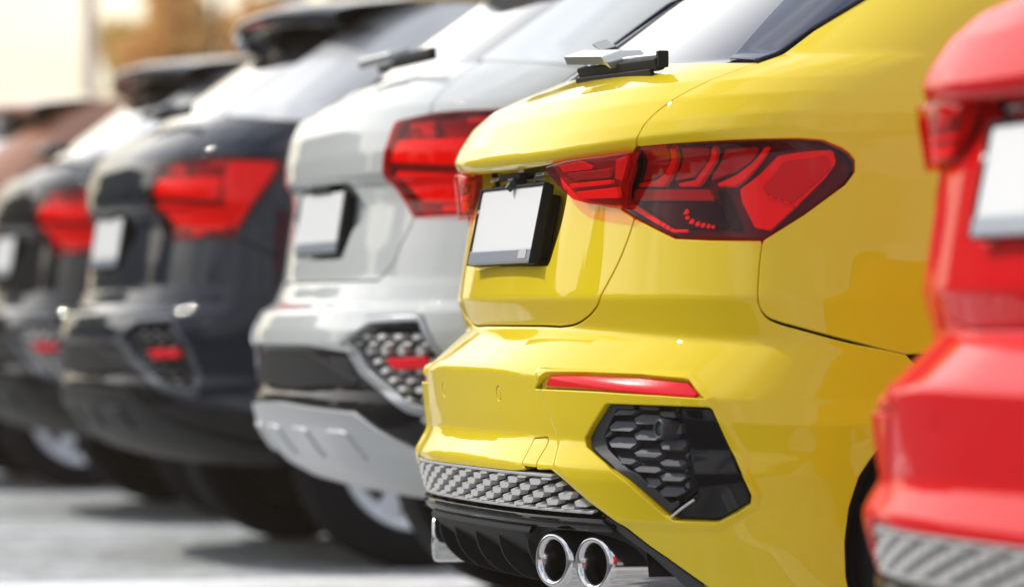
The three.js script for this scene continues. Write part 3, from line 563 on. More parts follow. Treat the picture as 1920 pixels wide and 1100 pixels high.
    const cyl = [new THREE.LatheGeometry([[0, 0.012], [0.0105, 0.012], [0.011, 0.008], [0.0125, 0.008], [0.0125, 0.016], [0.0165, 0.016], [0.0185, 0.012], [0.019, -0.02]].map((a) => new THREE.Vector2(...a)), 32).applyQuaternion(q).translate(...sp)];
    part('vent_sensor', cyl, M.satin, vent);
    const trim = px([1303, 936], [1280, 952], [1258, 970]).map(([u, v]) => S.pos(mir ? -u : u, v, 0.0));
    part('vent_edge', tube(trim, 0.0025, 12), M.steel, vent);
  }

  // lower honeycomb grille, gloss bar, diffuser
  const dl = diag.slice(0, 3), uTop = diag[0][0], uLow = diag[2][0];
  const reg = [[-uTop, vStrip], [-uLow, vStripLow], [uLow, vStripLow], [uTop, vStrip]];
  const gr = part('lower_grille', panel(S, reg, { off: -0.016, r: 0, depth: 0, h: 0.01 }), M.shell, car);
  part('grille_rim', [panel(S, [[-uTop - 0.002, vStrip], [uTop + 0.002, vStrip], [uTop, vStrip - 0.005], [-uTop, vStrip - 0.005]], { off: 0.0, r: 0.001, depth: 0.012, h: 0.004 }), panel(S, [[-uLow, vStripLow], [uLow, vStripLow], [uLow, vStripLow + 0.005], [-uLow, vStripLow + 0.005]], { off: 0.0, r: 0.001, depth: 0.012, h: 0.004 })], M.trim, gr);
  {
    const clip = [[-uLow + 0.004, vStripLow + 0.006], [uLow - 0.004, vStripLow + 0.006], [uTop - 0.004, vStrip - 0.006], [-uTop + 0.004, vStrip - 0.006]], pu = 0.098, pv = 0.0118;
    for (let r = -1; r < 8; r++) for (let c = -6; c < 6; c++) {
      const cu = (c + (r & 1 ? 0.5 : 0)) * pu, cv = vStripLow + 0.006 + r * pv, w = 0.0215, hh = 0.0058, k = 0.005;
      const hex = [[cu - w, cv + hh * 0.75], [cu - w + k, cv - hh], [cu + w - k, cv - hh], [cu + w, cv], [cu + w - 0.001, cv + hh], [cu - w + 0.002, cv + hh]];
      const q = clipTo(hex, clip); if (q.length < 3 || Math.abs(area2(q)) < 3e-5) continue;
      part('grille_cell', piece(S, q, -0.016, (u, v) => 0.0005 - (v - cv) * 0.3 - (u - cu) * 0.09, 0.0025), M.trim, gr);
    }
  }
  const vb1 = V(0.385), vb0 = V(0.36), uB = S.uv(1165, 982)[0] - 0.012;
  part('gloss_bar', panel(S, [[-uB, vb0], [uB, vb0], [uB - 0.03, vb1], [-uB + 0.03, vb1]], { off: (u, v) => 0.004 + 0.006 * Math.sin(Math.PI * Math.min(1, Math.max(0, (v - vb0) / (vb1 - vb0)))), h: 0.004, r: 0.003, depth: 0.02 }), M.gloss, car);
  const diagOut = px([1108, 946], [1172, 990], [1250, 1048], [1303, 1085], [1325, 1100]);
  const edge = [...px([1100, 948], [1170, 992], [1248, 1050], [1300, 1087], [1322, 1103])], edgeIn = px([1160, 1000], [1215, 1040], [1262, 1082], [1284, 1103]);
  const trimPoly = (edgeU) => edgeU;
  for (const mir of [false, true]) { const f = (p) => mir ? mirror(p) : p; part('bumper_edge', panel(S, f([...edge, ...[...edgeIn].reverse()]), { off: -0.003, h: 0.005, r: 0.002, depth: 0.02 }), M.satin, car); }
  {
    // diffuser: an upper flange on the tail surface, then a panel that runs forward under the car
    const D = new THREE.Group(); D.name = 'diffuser'; car.add(D);
    const cols = 60, uE = 0.34, rows = [];
    const prof = [[0.362, -0.01], [0.35, -0.004], [0.345, -0.006], [0.33, -0.022], [0.31, -0.05], [0.285, -0.105], [0.262, -0.17], [0.25, -0.24], [0.245, -0.4]];
    for (const [y, o] of prof) rows.push(Array.from({ length: cols + 1 }, (_, i) => { const u = -uE + 2 * uE * i / cols, b = S.base(u, V(0.4)); return [b[0], y + (Math.abs(u) > 0.3 ? 0.03 * sstep(0.3, 0.34, Math.abs(u)) * (y < 0.34 ? 1 : 0) : 0), S.P[Math.round(Math.abs(u) * 1000)][1] + o]; }));
    part('diffuser_panel', ribbon(rows.reverse()), M.plastic, D);
    for (const x of [-0.3, -0.15, 0.0, 0.15, 0.3]) {
      const sh = new THREE.Shape(), z0 = S.P[Math.round(Math.abs(x) * 1000)][1];
      sh.moveTo(-0.03, 0.335); sh.quadraticCurveTo(-0.032, 0.29, -0.075, 0.262); sh.quadraticCurveTo(-0.12, 0.243, -0.2, 0.238); sh.lineTo(-0.3, 0.24); sh.lineTo(-0.3, 0.27); sh.lineTo(-0.17, 0.28); sh.closePath();
      part('diffuser_fin', new THREE.ExtrudeGeometry(sh, { depth: 0.004, bevelEnabled: true, bevelSize: 0.002, bevelThickness: 0.002, bevelSegments: 2, curveSegments: 12 }).rotateY(-Math.PI / 2).translate(x, 0, z0 + 0.012), M.plastic, D);
    }
    // hoods over the tailpipes
    for (const s of [-1, 1]) {
      const hoodRows = []; for (let j = 0; j <= 6; j++) { const t = j / 6; hoodRows.push(Array.from({ length: 25 }, (_, i) => { const a = Math.PI * (1 - i / 24), cx = 0.475, rx = 0.17 - 0.012 * t, ry = 0.075 - 0.008 * t; return [s * (cx + rx * Math.cos(a)), 0.285 + ry * Math.pow(Math.sin(a), 0.7), -0.045 - 0.1 * Math.max(0, Math.abs(Math.cos(a)) * (Math.cos(a) > 0 ? 1 : 0)) - 0.16 * t]; })); }
      part('tailpipe_hood', ribbon(hoodRows), M.plastic, D);
      const o2 = Array.from({ length: 25 }, (_, i) => { const a = Math.PI * (1 - i / 24); return [s * (0.475 + 0.17 * Math.cos(a)), 0.285 + 0.075 * Math.pow(Math.sin(a), 0.7), -0.045 - 0.1 * Math.max(0, Math.cos(a))]; });
      part('tailpipe_hood', ribbon([o2, o2.map(([x, y, z]) => { const t = Math.max(0, (y - 0.285) / 0.075); return [x, Math.max(y, 0.29) + 0.0 + (0.362 - Math.max(y, 0.29)) * (0.55 + 0.45 * t), z + 0.004]; })]), M.plastic, D);
    }
  }
  for (const s of [-1, 1]) for (const [x, z] of [[0.4, -0.046], [0.525, -0.082]]) {
    const prof = [[0.035, -0.12], [0.036, -0.006], [0.0375, 0.0], [0.0425, 0.003], [0.0475, 0.0005], [0.0495, -0.004], [0.05, -0.012], [0.05, -0.3], [0.044, -0.34]];
    const g = new THREE.LatheGeometry(prof.map(([r, y]) => new THREE.Vector2(r, y)), 64).rotateX(Math.PI / 2), q = g.attributes.position;
    for (let i = 0; i < q.count; i++) { const k = Math.min(1, Math.max(0, 1 + q.getZ(i) / 0.12)); q.setZ(i, q.getZ(i) - s * q.getX(i) * 0.36 * k); }
    g.computeVertexNormals();
    const p = part('tailpipe', g.translate(s * x, 0.302, z), M.steel, car);
    part('pipe_bore', new THREE.CylinderGeometry(0.0352, 0.0352, 0.2, 40, 1, true).rotateX(Math.PI / 2).translate(s * x, 0.302, z - 0.125), M.soot, p);
    part('pipe_baffle', new THREE.CircleGeometry(0.0352, 40).translate(s * x, 0.302, z - 0.16), M.soot, p);
  }
  part('silencer', box(1.15, 0.16, 0.22, 0, 0.33, -0.42, 0.06), M.soot, car);
  for (const x of [-0.77, 0.77]) { wheel(car, x, -0.79); wheel(car, x, -3.3); }
  for (const s of [-1, 1]) part('wheel_arch_liner', new THREE.CylinderGeometry(0.42, 0.42, 0.32, 40, 1, true, 0, Math.PI).rotateZ(Math.PI / 2).rotateX(-Math.PI / 2).translate(s * 0.7, 0.34, -0.79), M.shell, car);
  return car;
}
const yellowCar = hatchback('yellow_hatchback', 'yellow hatchback seen from behind with twin tailpipes and a blank white plate', [0, 0, 0], 'yellow');

// ------------------------------------------------------------------ the sport utility car (a pale one nearest, darker ones behind it)
const SUV_AT = [-2.34, 0, -0.18];
function suv(name, label, pos, colour, opt = {}) {
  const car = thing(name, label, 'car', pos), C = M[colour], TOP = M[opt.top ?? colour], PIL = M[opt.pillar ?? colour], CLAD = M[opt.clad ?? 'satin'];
  const S = new Surface({
    origin: SUV_AT, W: 0.92, L: 0.55, n: 2.7, length: 4.1, soft: 0.006,
    rear: [[0.28, -0.4], [0.305, -0.26], [0.333, -0.16], [0.367, -0.095], [0.414, -0.045], [0.469, -0.01], [0.52, 0.002], [0.545, 0.0], [0.56, -0.012], [0.655, -0.012], [0.67, 0], [0.705, -0.004], [0.749, -0.022], [0.771, -0.06], [0.815, -0.078], [0.822, -0.084], [0.896, -0.093], [1.005, -0.11], [1.045, -0.108], [1.07, -0.088], [1.12, -0.088], [1.18, -0.099], [1.228, -0.122], [1.258, -0.162], [1.296, -0.222], [1.33, -0.29], [1.62, -0.7], [1.675, -0.79]],
    side: [[0.28, -0.1], [0.5, -0.012], [0.8, 0], [1.05, -0.015], [1.22, -0.04], [1.33, -0.08], [1.6, -0.2], [1.675, -0.24]],
    lean: [[1.2, 0], [1.35, 0.6], [1.66, 0.85]],
    warp: [[0.3, 0], [1.3, 0]],
  });
  const V = (y) => S.vOf(y), px = (...p) => S.path(p, 1), G = 0.002, H = 0.008;
  const vTop = S.vMax - 0.002, vGlass = V(1.33), vShut = V(0.82), vLip = V(1.06);
  const lampPx = [[745, 228], [830, 210], [945, 206], [1050, 214], [1058, 226], [1030, 268], [935, 398], [775, 405], [727, 336], [722, 292]];
  const lamp = fillet(px(...lampPx), 0.01), lampEdge = px([940, 206], [935, 398]);
  const recess = fillet(sym([[0, V(1.055)], ...px([652, 345], [690, 398], [660, 430], [640, 484]), [0, V(0.875)]]), 0.015);
  const uSeam = 0.66, gate = sym([[0, vGlass], [0.6, vGlass], [uSeam + 0.03, V(1.2)], [uSeam, V(1.06)], [uSeam - 0.04, V(0.95)], [uSeam - 0.1, V(0.86)], [uSeam - 0.16, vShut], [0, vShut]]);
  const tg = part('tailgate', panel(S, gate, { holes: [recess, lamp, mirror(lamp)], gap: G, h: H, depth: 0.02 }), C, car);
  part('plate_recess', panel(S, recess.map(([u, v]) => [u * 1.03, v]), { off: -0.03, r: 0, depth: 0, h: 0.012 }), C, tg);
  {
    const n = recess.length, P = []; for (let i = 0; i < n; i++) { const a = recess[i], b = recess[(i + 1) % n], q = [S.pos(...a, -0.008), S.pos(...b, -0.008), S.pos(...b, -0.034), S.pos(...a, -0.034)]; P.push(...q[0], ...q[1], ...q[2], ...q[0], ...q[2], ...q[3]); }
    const g = new THREE.BufferGeometry(); g.setAttribute('position', new THREE.Float32BufferAttribute(P, 3)); g.computeVertexNormals(); part('recess_wall', g, C, tg);
  }
  part('tailgate_handle', box(0.2, 0.02, 0.03, 0, 1.045, -0.115, 0.006), M.plastic, tg);
  // bumper, cladding, skid plate
  const arch = (r, z0) => Array.from({ length: 24 }, (_, i) => { const a = -0.4 + (Math.PI + 0.8) * i / 23; return [z0 + r * Math.cos(a), 0.36 + r * Math.sin(a)]; }).map(([z, y]) => [S.uOfZ(Math.min(-0.2, z)), V(Math.max(0.32, y))]);
  const ar = arch(0.42, -0.86), uA = S.uOfZ(-0.86), archRear = ar.filter(([u]) => u < uA).reverse();
  const vB = V(0.665), vC = V(0.545), vSk = V(0.53);
  const uSide = S.uOfZ(-0.5), vSide = V(0.72);
  const fogPx = [[652, 640], [692, 607], [785, 602], [806, 650], [845, 745], [835, 772], [770, 756], [690, 692]];
  const fog = fillet(px(...fogPx), 0.012), fogOut = fillet(px([636, 648], [686, 594], [792, 590], [818, 648], [862, 750], [845, 792], [764, 774], [676, 702]), 0.015);
  const bumper = sym([[0, vShut], ...gate.filter(([u, v]) => u > 0.1 && v <= V(0.95) + 1e-6).reverse(), ...px([775, 405], [935, 398]), [S.uOfZ(-0.44), V(0.9)], [uSide, V(0.76)], ...archRear.filter(([u, v]) => v < V(0.74) && v > V(0.46)), [archRear.filter(([u, v]) => v > V(0.46)).pop()[0] - 0.01, V(0.45)], ...px([800, 800], [770, 775], [650, 662]), [0.24, vB], [0, vB]]);
  const bp = part('bumper', panel(S, bumper, { holes: [fogOut, mirror(fogOut), lamp, mirror(lamp)], gap: G, h: H, depth: 0.03 }), C, car);
  const cladTop = px([650, 662], [770, 775], [800, 800]);
  const aLow = archRear.filter(([u, v]) => v > V(0.46)).pop();
  const clad = sym([[0, vB], [0.24, vB], ...cladTop, [aLow[0] - 0.01, V(0.45)], [aLow[0] - 0.02, V(0.36)], ...px([800, 850], [660, 770]), [0, vSk]]);
  part('bumper_cladding', panel(S, clad, { gap: G, h: H, depth: 0.03, off: -0.004 }), CLAD, car);
  const band = fillet(sym([[0, vB - 0.012], [0.22, vB - 0.012], ...px([690, 722]), [0, vC + 0.02]]), 0.012);
  part('bumper_band', panel(S, band, { off: 0.001, h: H, r: 0.003, depth: 0.01 }), M[opt.band ?? 'satin'], car);
  const skid = sym([[0, vSk], ...px([662, 772], [800, 852]), [aLow[0] - 0.03, V(0.345)], [aLow[0] - 0.04, V(0.3)], [0, V(0.3)]]);
  const sk = part('skid_plate', panel(S, skid, { gap: G, h: H, depth: 0.03 }), M[opt.skid ?? 'silver'], car);
  for (const u of [-0.42, -0.14, 0.14, 0.42]) part('skid_rib', panel(S, fillet([[u - 0.09, V(0.4)], [u + 0.09, V(0.4)], [u + 0.06, V(0.47)], [u - 0.06, V(0.47)]], 0.02), { off: 0.007, h: 0.01, r: 0.007, depth: 0.012 }), M[opt.skid ?? 'silver'], sk);
  // vents
  for (const mir of [false, true]) {
    const f = (p) => mir ? mirror(p) : p;
    const vent = part('vent_frame', panel(S, f(fogOut), { holes: [f(fog)], off: 0.004, h: 0.006, r: 0.004, depth: 0.04 }), M[opt.frame ?? 'silver'], bp);
    part('vent_back', panel(S, f(fogOut), { off: -0.035, r: 0, depth: 0, h: 0.012 }), M.plastic, vent);
    let reg = px(...fogPx); if (area2(reg) < 0) reg = [...reg].reverse();
    const bb = reg.reduce((b, p) => [Math.min(b[0], p[0]), Math.max(b[1], p[0]), Math.min(b[2], p[1]), Math.max(b[3], p[1])], [9, -9, 9, -9]);
    for (let r = 0; r < 9; r++) for (let c = -1; c < 6; c++) {
      const cu = bb[0] + c * 0.062 + (r & 1 ? 0.031 : 0), cv = bb[2] + 0.012 + r * 0.021, w = 0.019, hh = 0.0085;
      const q = clipTo([[cu - w, cv], [cu - w * 0.6, cv - hh], [cu + w * 0.6, cv - hh], [cu + w, cv], [cu + w * 0.6, cv + hh], [cu - w * 0.6, cv + hh]], reg); if (q.length < 3 || area2(q) < 1.5e-4) continue;
      part('vent_cell', piece(S, f(q), -0.035, (u, v) => -0.012 - (v - cv) * 0.4, 0.004), M.trim, vent);
    }
    part('reflector', panel(S, f(fillet(px([716, 672], [795, 668], [808, 690], [735, 693]), 0.004)), { off: -0.004, h: 0.006, r: 0.003, depth: 0.02 }), M.reflectorRed, vent);
  }
  // lamps
  for (const mir of [false, true]) {
    const f = (p) => mir ? mirror(p) : p, P = (...a) => f(px(...a));
    const L = part('tail_lamp', panel(S, f(lamp), { off: -0.026, h: H, r: 0, depth: 0.006 }), M.lampDeep, car);
    part('lamp_lens', panel(S, f(lamp), { off: 0.008, h: H, r: 0.006, depth: 0.03 }), M.lens, L);
    const sg = (poly, o, m, d = 0.015, r = 0.004) => part('light_guide', panel(S, P(...poly), { off: o - 0.022, h: H, r, depth: d }), m, L);
    sg([[742, 262], [905, 258], [890, 312], [728, 305]], 0.018, M.lampBright);
    sg([[728, 330], [905, 330], [930, 362], [905, 385], [790, 378]], 0.018, M.lampBright);
    sg([[752, 234], [935, 216], [930, 226], [752, 242]], 0.018, M.lampRed);
    sg([[780, 234], [800, 232], [815, 254], [790, 255]], 0.016, M.lampRed);
    sg([[920, 216], [1044, 220], [1022, 262], [930, 388], [912, 330], [910, 260]], 0.016, M.lampBright);
    sg([[820, 385], [862, 384], [860, 397], [825, 398]], 0.016, M.amber, 0.008);
  }
  // flanks, roof, spoiler, glass
  const uF = S.uMax - 0.02, vBelt = V(1.28), uG = 0.6;
  const edgeTop = [0.63, vTop];
  const frontArch = arch(0.42, -3.45);
  const quarter = [[0.6, vGlass], edgeTop, [uF, vTop], [uF, V(0.36)], ...frontArch.filter(([u, v]) => v > V(0.36)).reverse(), [S.uOfZ(-2.9), V(0.36)], [S.uOfZ(-1.4), V(0.36)], ...ar.filter(([u, v]) => v > V(0.36) && (u > uA || v > V(0.74))).reverse(), [uSide, V(0.76)], [S.uOfZ(-0.44), V(0.9)], ...px([935, 398]), ...px([775, 405]), ...gate.filter(([u, v]) => u > 0.1 && v > V(0.95) - 1e-6).reverse().slice(0, -1)];
  const win = fillet([[S.uOfZ(-1.15), V(1.31)], [S.uOfZ(-1.35), V(1.54)], [S.uOfZ(-2.7), V(1.56)], [S.uOfZ(-3.1), V(1.26)]], 0.04);
  const flank = quarter.filter((p, i) => i === 0 || Math.hypot(p[0] - quarter[i - 1][0], p[1] - quarter[i - 1][1]) > 1e-4);
  for (const mir of [false, true]) {
    const f = (p) => mir ? mirror(p) : p;
    part('quarter_panel', panel(S, f(flank), { holes: [f(win), f(lamp)], gap: G, h: 0.01, depth: 0.015 }), C, car);
    part('side_window', panel(S, f(win), { off: -0.005, h: 0.02, gap: 0.002 }), M.glass, car);
    part('arch_trim', panel(S, f([...arch(0.42, -0.86).filter(([u, v]) => v > V(0.36)), ...arch(0.475, -0.86).filter(([u, v]) => v > V(0.36)).reverse()]), { off: 0.006, h: 0.012, r: 0.004, depth: 0.02 }), CLAD, car);
  }
  part('rear_window', panel(S, sym([[0, vTop], [0.61, vTop], [0.58, vGlass], [0, vGlass]]), { off: -0.004, h: 0.014, r: 0.004 }), M.glass, car);
  const line = (v, u0, u1, n) => Array.from({ length: n + 1 }, (_, i) => S.pos(u0 + (u1 - u0) * i / n, v));
  const dome = (a, crown, m = 12) => Array.from({ length: m + 1 }, (_, k) => a.map((p) => { const t = k / m * 2 - 1; return [-p[0] * t, p[1] + crown * (1 - t * t), p[2]]; }));
  const uR = S.uOfZ(-2.7);
  part('roof', ribbon(dome(line(vTop, 0.02, uR, 50), 0.035)), TOP, car);
  part('windscreen', ribbon([0, 0.5, 1].map((t) => { const a = S.pos(uR, vTop), b = S.pos(S.uOfZ(-3.4), V(1.1)); return Array.from({ length: 9 }, (_, i) => { const q = i / 4 - 1; return [(a[0] + (b[0] - a[0]) * t) * q, a[1] + (b[1] - a[1]) * t + 0.02 * (1 - q * q), a[2] + (b[2] - a[2]) * t - 0.06 * (1 - q * q)]; }); })), M.glass, car);
  part('bonnet', ribbon(dome(line(V(1.08), S.uOfZ(-3.38), uF, 8), 0.04)), C, car);
  part('floor_pan', [box(1.5, 0.06, 3.5, 0, 0.33, -2.2, 0.02), box(1.4, 0.6, 0.06, 0, 0.6, -4.05)], M.shell, car);
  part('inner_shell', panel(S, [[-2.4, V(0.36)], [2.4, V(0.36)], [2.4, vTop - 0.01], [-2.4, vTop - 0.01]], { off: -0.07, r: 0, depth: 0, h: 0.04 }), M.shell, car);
  {
    // roof spoiler: a wedge that overhangs the glass
    const rows = [], w = 0.66, n = 24;
    const sec = (x) => { const k = Math.abs(x) / w, zt = -0.56 - 0.1 * Math.pow(k, 3), y = 1.672 - 0.03 * k * k; return [[zt - 0.5, y + 0.055], [zt - 0.25, y + 0.046], [zt - 0.06, y + 0.022], [zt - 0.008, y + 0.006], [zt, y - 0.01], [zt - 0.012, y - 0.04], [zt - 0.05, y - 0.05], [zt - 0.2, y - 0.04], [zt - 0.3, y - 0.02]].map(([z, yy]) => [x, yy, z]); };
    for (let i = 0; i <= n; i++) rows.push(sec(-w + 2 * w * i / n));
    const sp = part('roof_spoiler', ribbon(rows), TOP, car);
    part('brake_light', box(0.3, 0.014, 0.012, 0, 1.645, -0.568, 0.004), M.lampDeep, sp);
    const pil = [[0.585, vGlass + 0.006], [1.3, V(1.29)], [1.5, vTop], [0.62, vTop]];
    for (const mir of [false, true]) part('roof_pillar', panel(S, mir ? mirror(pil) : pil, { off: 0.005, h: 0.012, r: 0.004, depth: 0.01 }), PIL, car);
  }
  {
    const w = new THREE.Group(); w.name = 'rear_wiper'; car.add(w); const y = 1.352, z = -0.29;
    part('arm_cover', box(0.3, 0.03, 0.06, -0.03, y + 0.02, z + 0.02, 0.01, [0.3, 0, 0]), M.silver, w);
    part('wiper_blade', [box(0.5, 0.024, 0.02, 0.2, y, z + 0.024, 0.005, [0.3, 0, 0]), box(0.28, 0.012, 0.02, 0.26, y + 0.016, z + 0.01, 0.004)], M.plastic, w);
  }
  {
    const h = new THREE.Group(); h.name = 'plate_holder'; h.position.set(0, 0.965, -0.098); h.rotation.x = -0.16; car.add(h);
    part('holder_frame', [box(0.44, 0.155, 0.016, 0, 0, -0.01, 0.006), box(0.4, 0.13, 0.03, 0, 0, -0.03, 0.004)], M.plastic, h);
    part('number_plate', box(0.424, 0.122, 0.004, 0, 0.011, 0.0, 0.0015), M.plate, h);
    part('holder_strip', box(0.424, 0.024, 0.006, 0, -0.0635, 0.0, 0.002), M.plateFoot, h);
    if (opt.print) opt.print(h);
  }
  for (const x of [-0.79, 0.79]) { wheel(car, x, -0.86, 1.06); wheel(car, x, -3.45, 1.06); }
  for (const s of [-1, 1]) part('wheel_arch_liner', new THREE.CylinderGeometry(0.45, 0.45, 0.34, 40, 1, true, 0, Math.PI).rotateZ(Math.PI / 2).rotateX(-Math.PI / 2).translate(s * 0.72, 0.36, -0.86), M.shell, car);
  return car;
}
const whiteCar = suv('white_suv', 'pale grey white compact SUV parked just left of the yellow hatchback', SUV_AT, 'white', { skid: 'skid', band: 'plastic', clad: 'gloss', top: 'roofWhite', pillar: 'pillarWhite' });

// ------------------------------------------------------------------ copies of the two cars along the row
function repaint(root, map) { root.traverse((m) => { if (m.isMesh && map.has(m.material)) m.material = map.get(m.material); }); return root; }
function copyOf(root, name, label, pos, map) {
  const o = root.clone(); o.name = numbered(name); o.position.set(...pos); o.userData = { label, category: 'car', group: 'cars parked in a row with their tails to the camera' };
  scene.add(o); return repaint(o, new Map(map));
}
yellowCar.userData.group = whiteCar.userData.group = 'cars parked in a row with their tails to the camera';
copyOf(yellowCar, 'red_hatchback', 'red hatchback nearest the camera, cut off by the right edge', [2.69, 0, 0.09], [[M.yellow, M.red]]);
copyOf(whiteCar, 'navy_suv', 'near black navy SUV between the pale grey white SUV and the black SUV', [-5.0, 0, -0.145], [[M.white, M.navy], [M.skid, M.skidDark], [M.silver, M.frameDark], [M.roofWhite, M.navy], [M.pillarWhite, M.pillarSkyPale], [M.trim, M.satin]]);
copyOf(whiteCar, 'black_suv', 'black SUV beyond the navy one, third from the yellow hatchback', [-7.78, 0, -0.265], [[M.white, M.black], [M.skid, M.skidDark], [M.silver, M.frameDark], [M.roofWhite, M.black], [M.pillarWhite, M.pillarSkyPale]]);
copyOf(whiteCar, 'brown_suv', 'brown SUV farthest along the row, only its roof and window in the upper left', [-10.6, 0, -0.16], [[M.white, M.bronze], [M.skid, M.skidDark], [M.silver, M.frameDark], [M.roofWhite, M.bronze], [M.pillarWhite, M.bronze]]);

// ------------------------------------------------------------------ ground and bay lines
{
  const tex = noiseTexture(1024, (u, v) => { const g = 0.655 + 0.16 * (wrapNoise(u, v, 512, 2) - 0.5) + 0.22 * (wrapNoise(u, v, 256, 4) - 0.5) + 0.16 * (wrapNoise(u, v, 48, 6) - 0.5) + 0.1 * (wrapNoise(u, v, 7, 8) - 0.5); return [g * 0.985, g, g * 1.01]; }, true);
  tex.repeat.set(100, 100);
  struct('ground', new THREE.PlaneGeometry(300, 300).rotateX(-Math.PI / 2), phys({ color: rgb(1, 1, 0.985), map: tex, roughness: 0.88, bumpMap: tex, bumpScale: 0.004 }), 'pale grey asphalt of the car park');
  const dark = noiseTexture(512, (u, v) => { const g = 0.22 + 0.12 * (wrapNoise(u, v, 256, 2) - 0.5) + 0.1 * (wrapNoise(u, v, 9, 4) - 0.5); return [g, g, g * 1.03]; }, true);
  dark.repeat.set(24, 4);
  struct('added_aisle', new THREE.PlaneGeometry(120, 16).rotateX(-Math.PI / 2).translate(-20, 0.004, 8.75), phys({ color: rgb(1, 1, 1), map: dark, roughness: 0.85 }), 'added dark asphalt out of view that darkens the paint reflections');  // unseen strip, added so the body paint mirrors darker ground
  const worn = noiseTexture(512, (u, v) => { const k = sstep(0.26, 0.4, 0.45 * wrapNoise(u, v, 14, 3) + 0.35 * wrapNoise(u, v, 50, 5) + 0.2 * wrapNoise(u, v, 160, 7)); const g = 0.6 + 0.34 * k; return [g, g, g]; }, true);
  const paintM = phys({ color: rgb(1, 1, 1), map: worn, roughness: 0.7 });
  for (const [x, w] of [[4.03, 0.12], [1.34, 0.12], [-1.17, 0.12], [-3.42, 0.62], [-6.4, 0.12], [-9.15, 0.12], [-11.9, 0.12]]) struct('bay_line', new THREE.PlaneGeometry(w, 5).rotateX(-Math.PI / 2).translate(x, 0.004, -1.9), paintM, 'white painted line between parking bays');
}
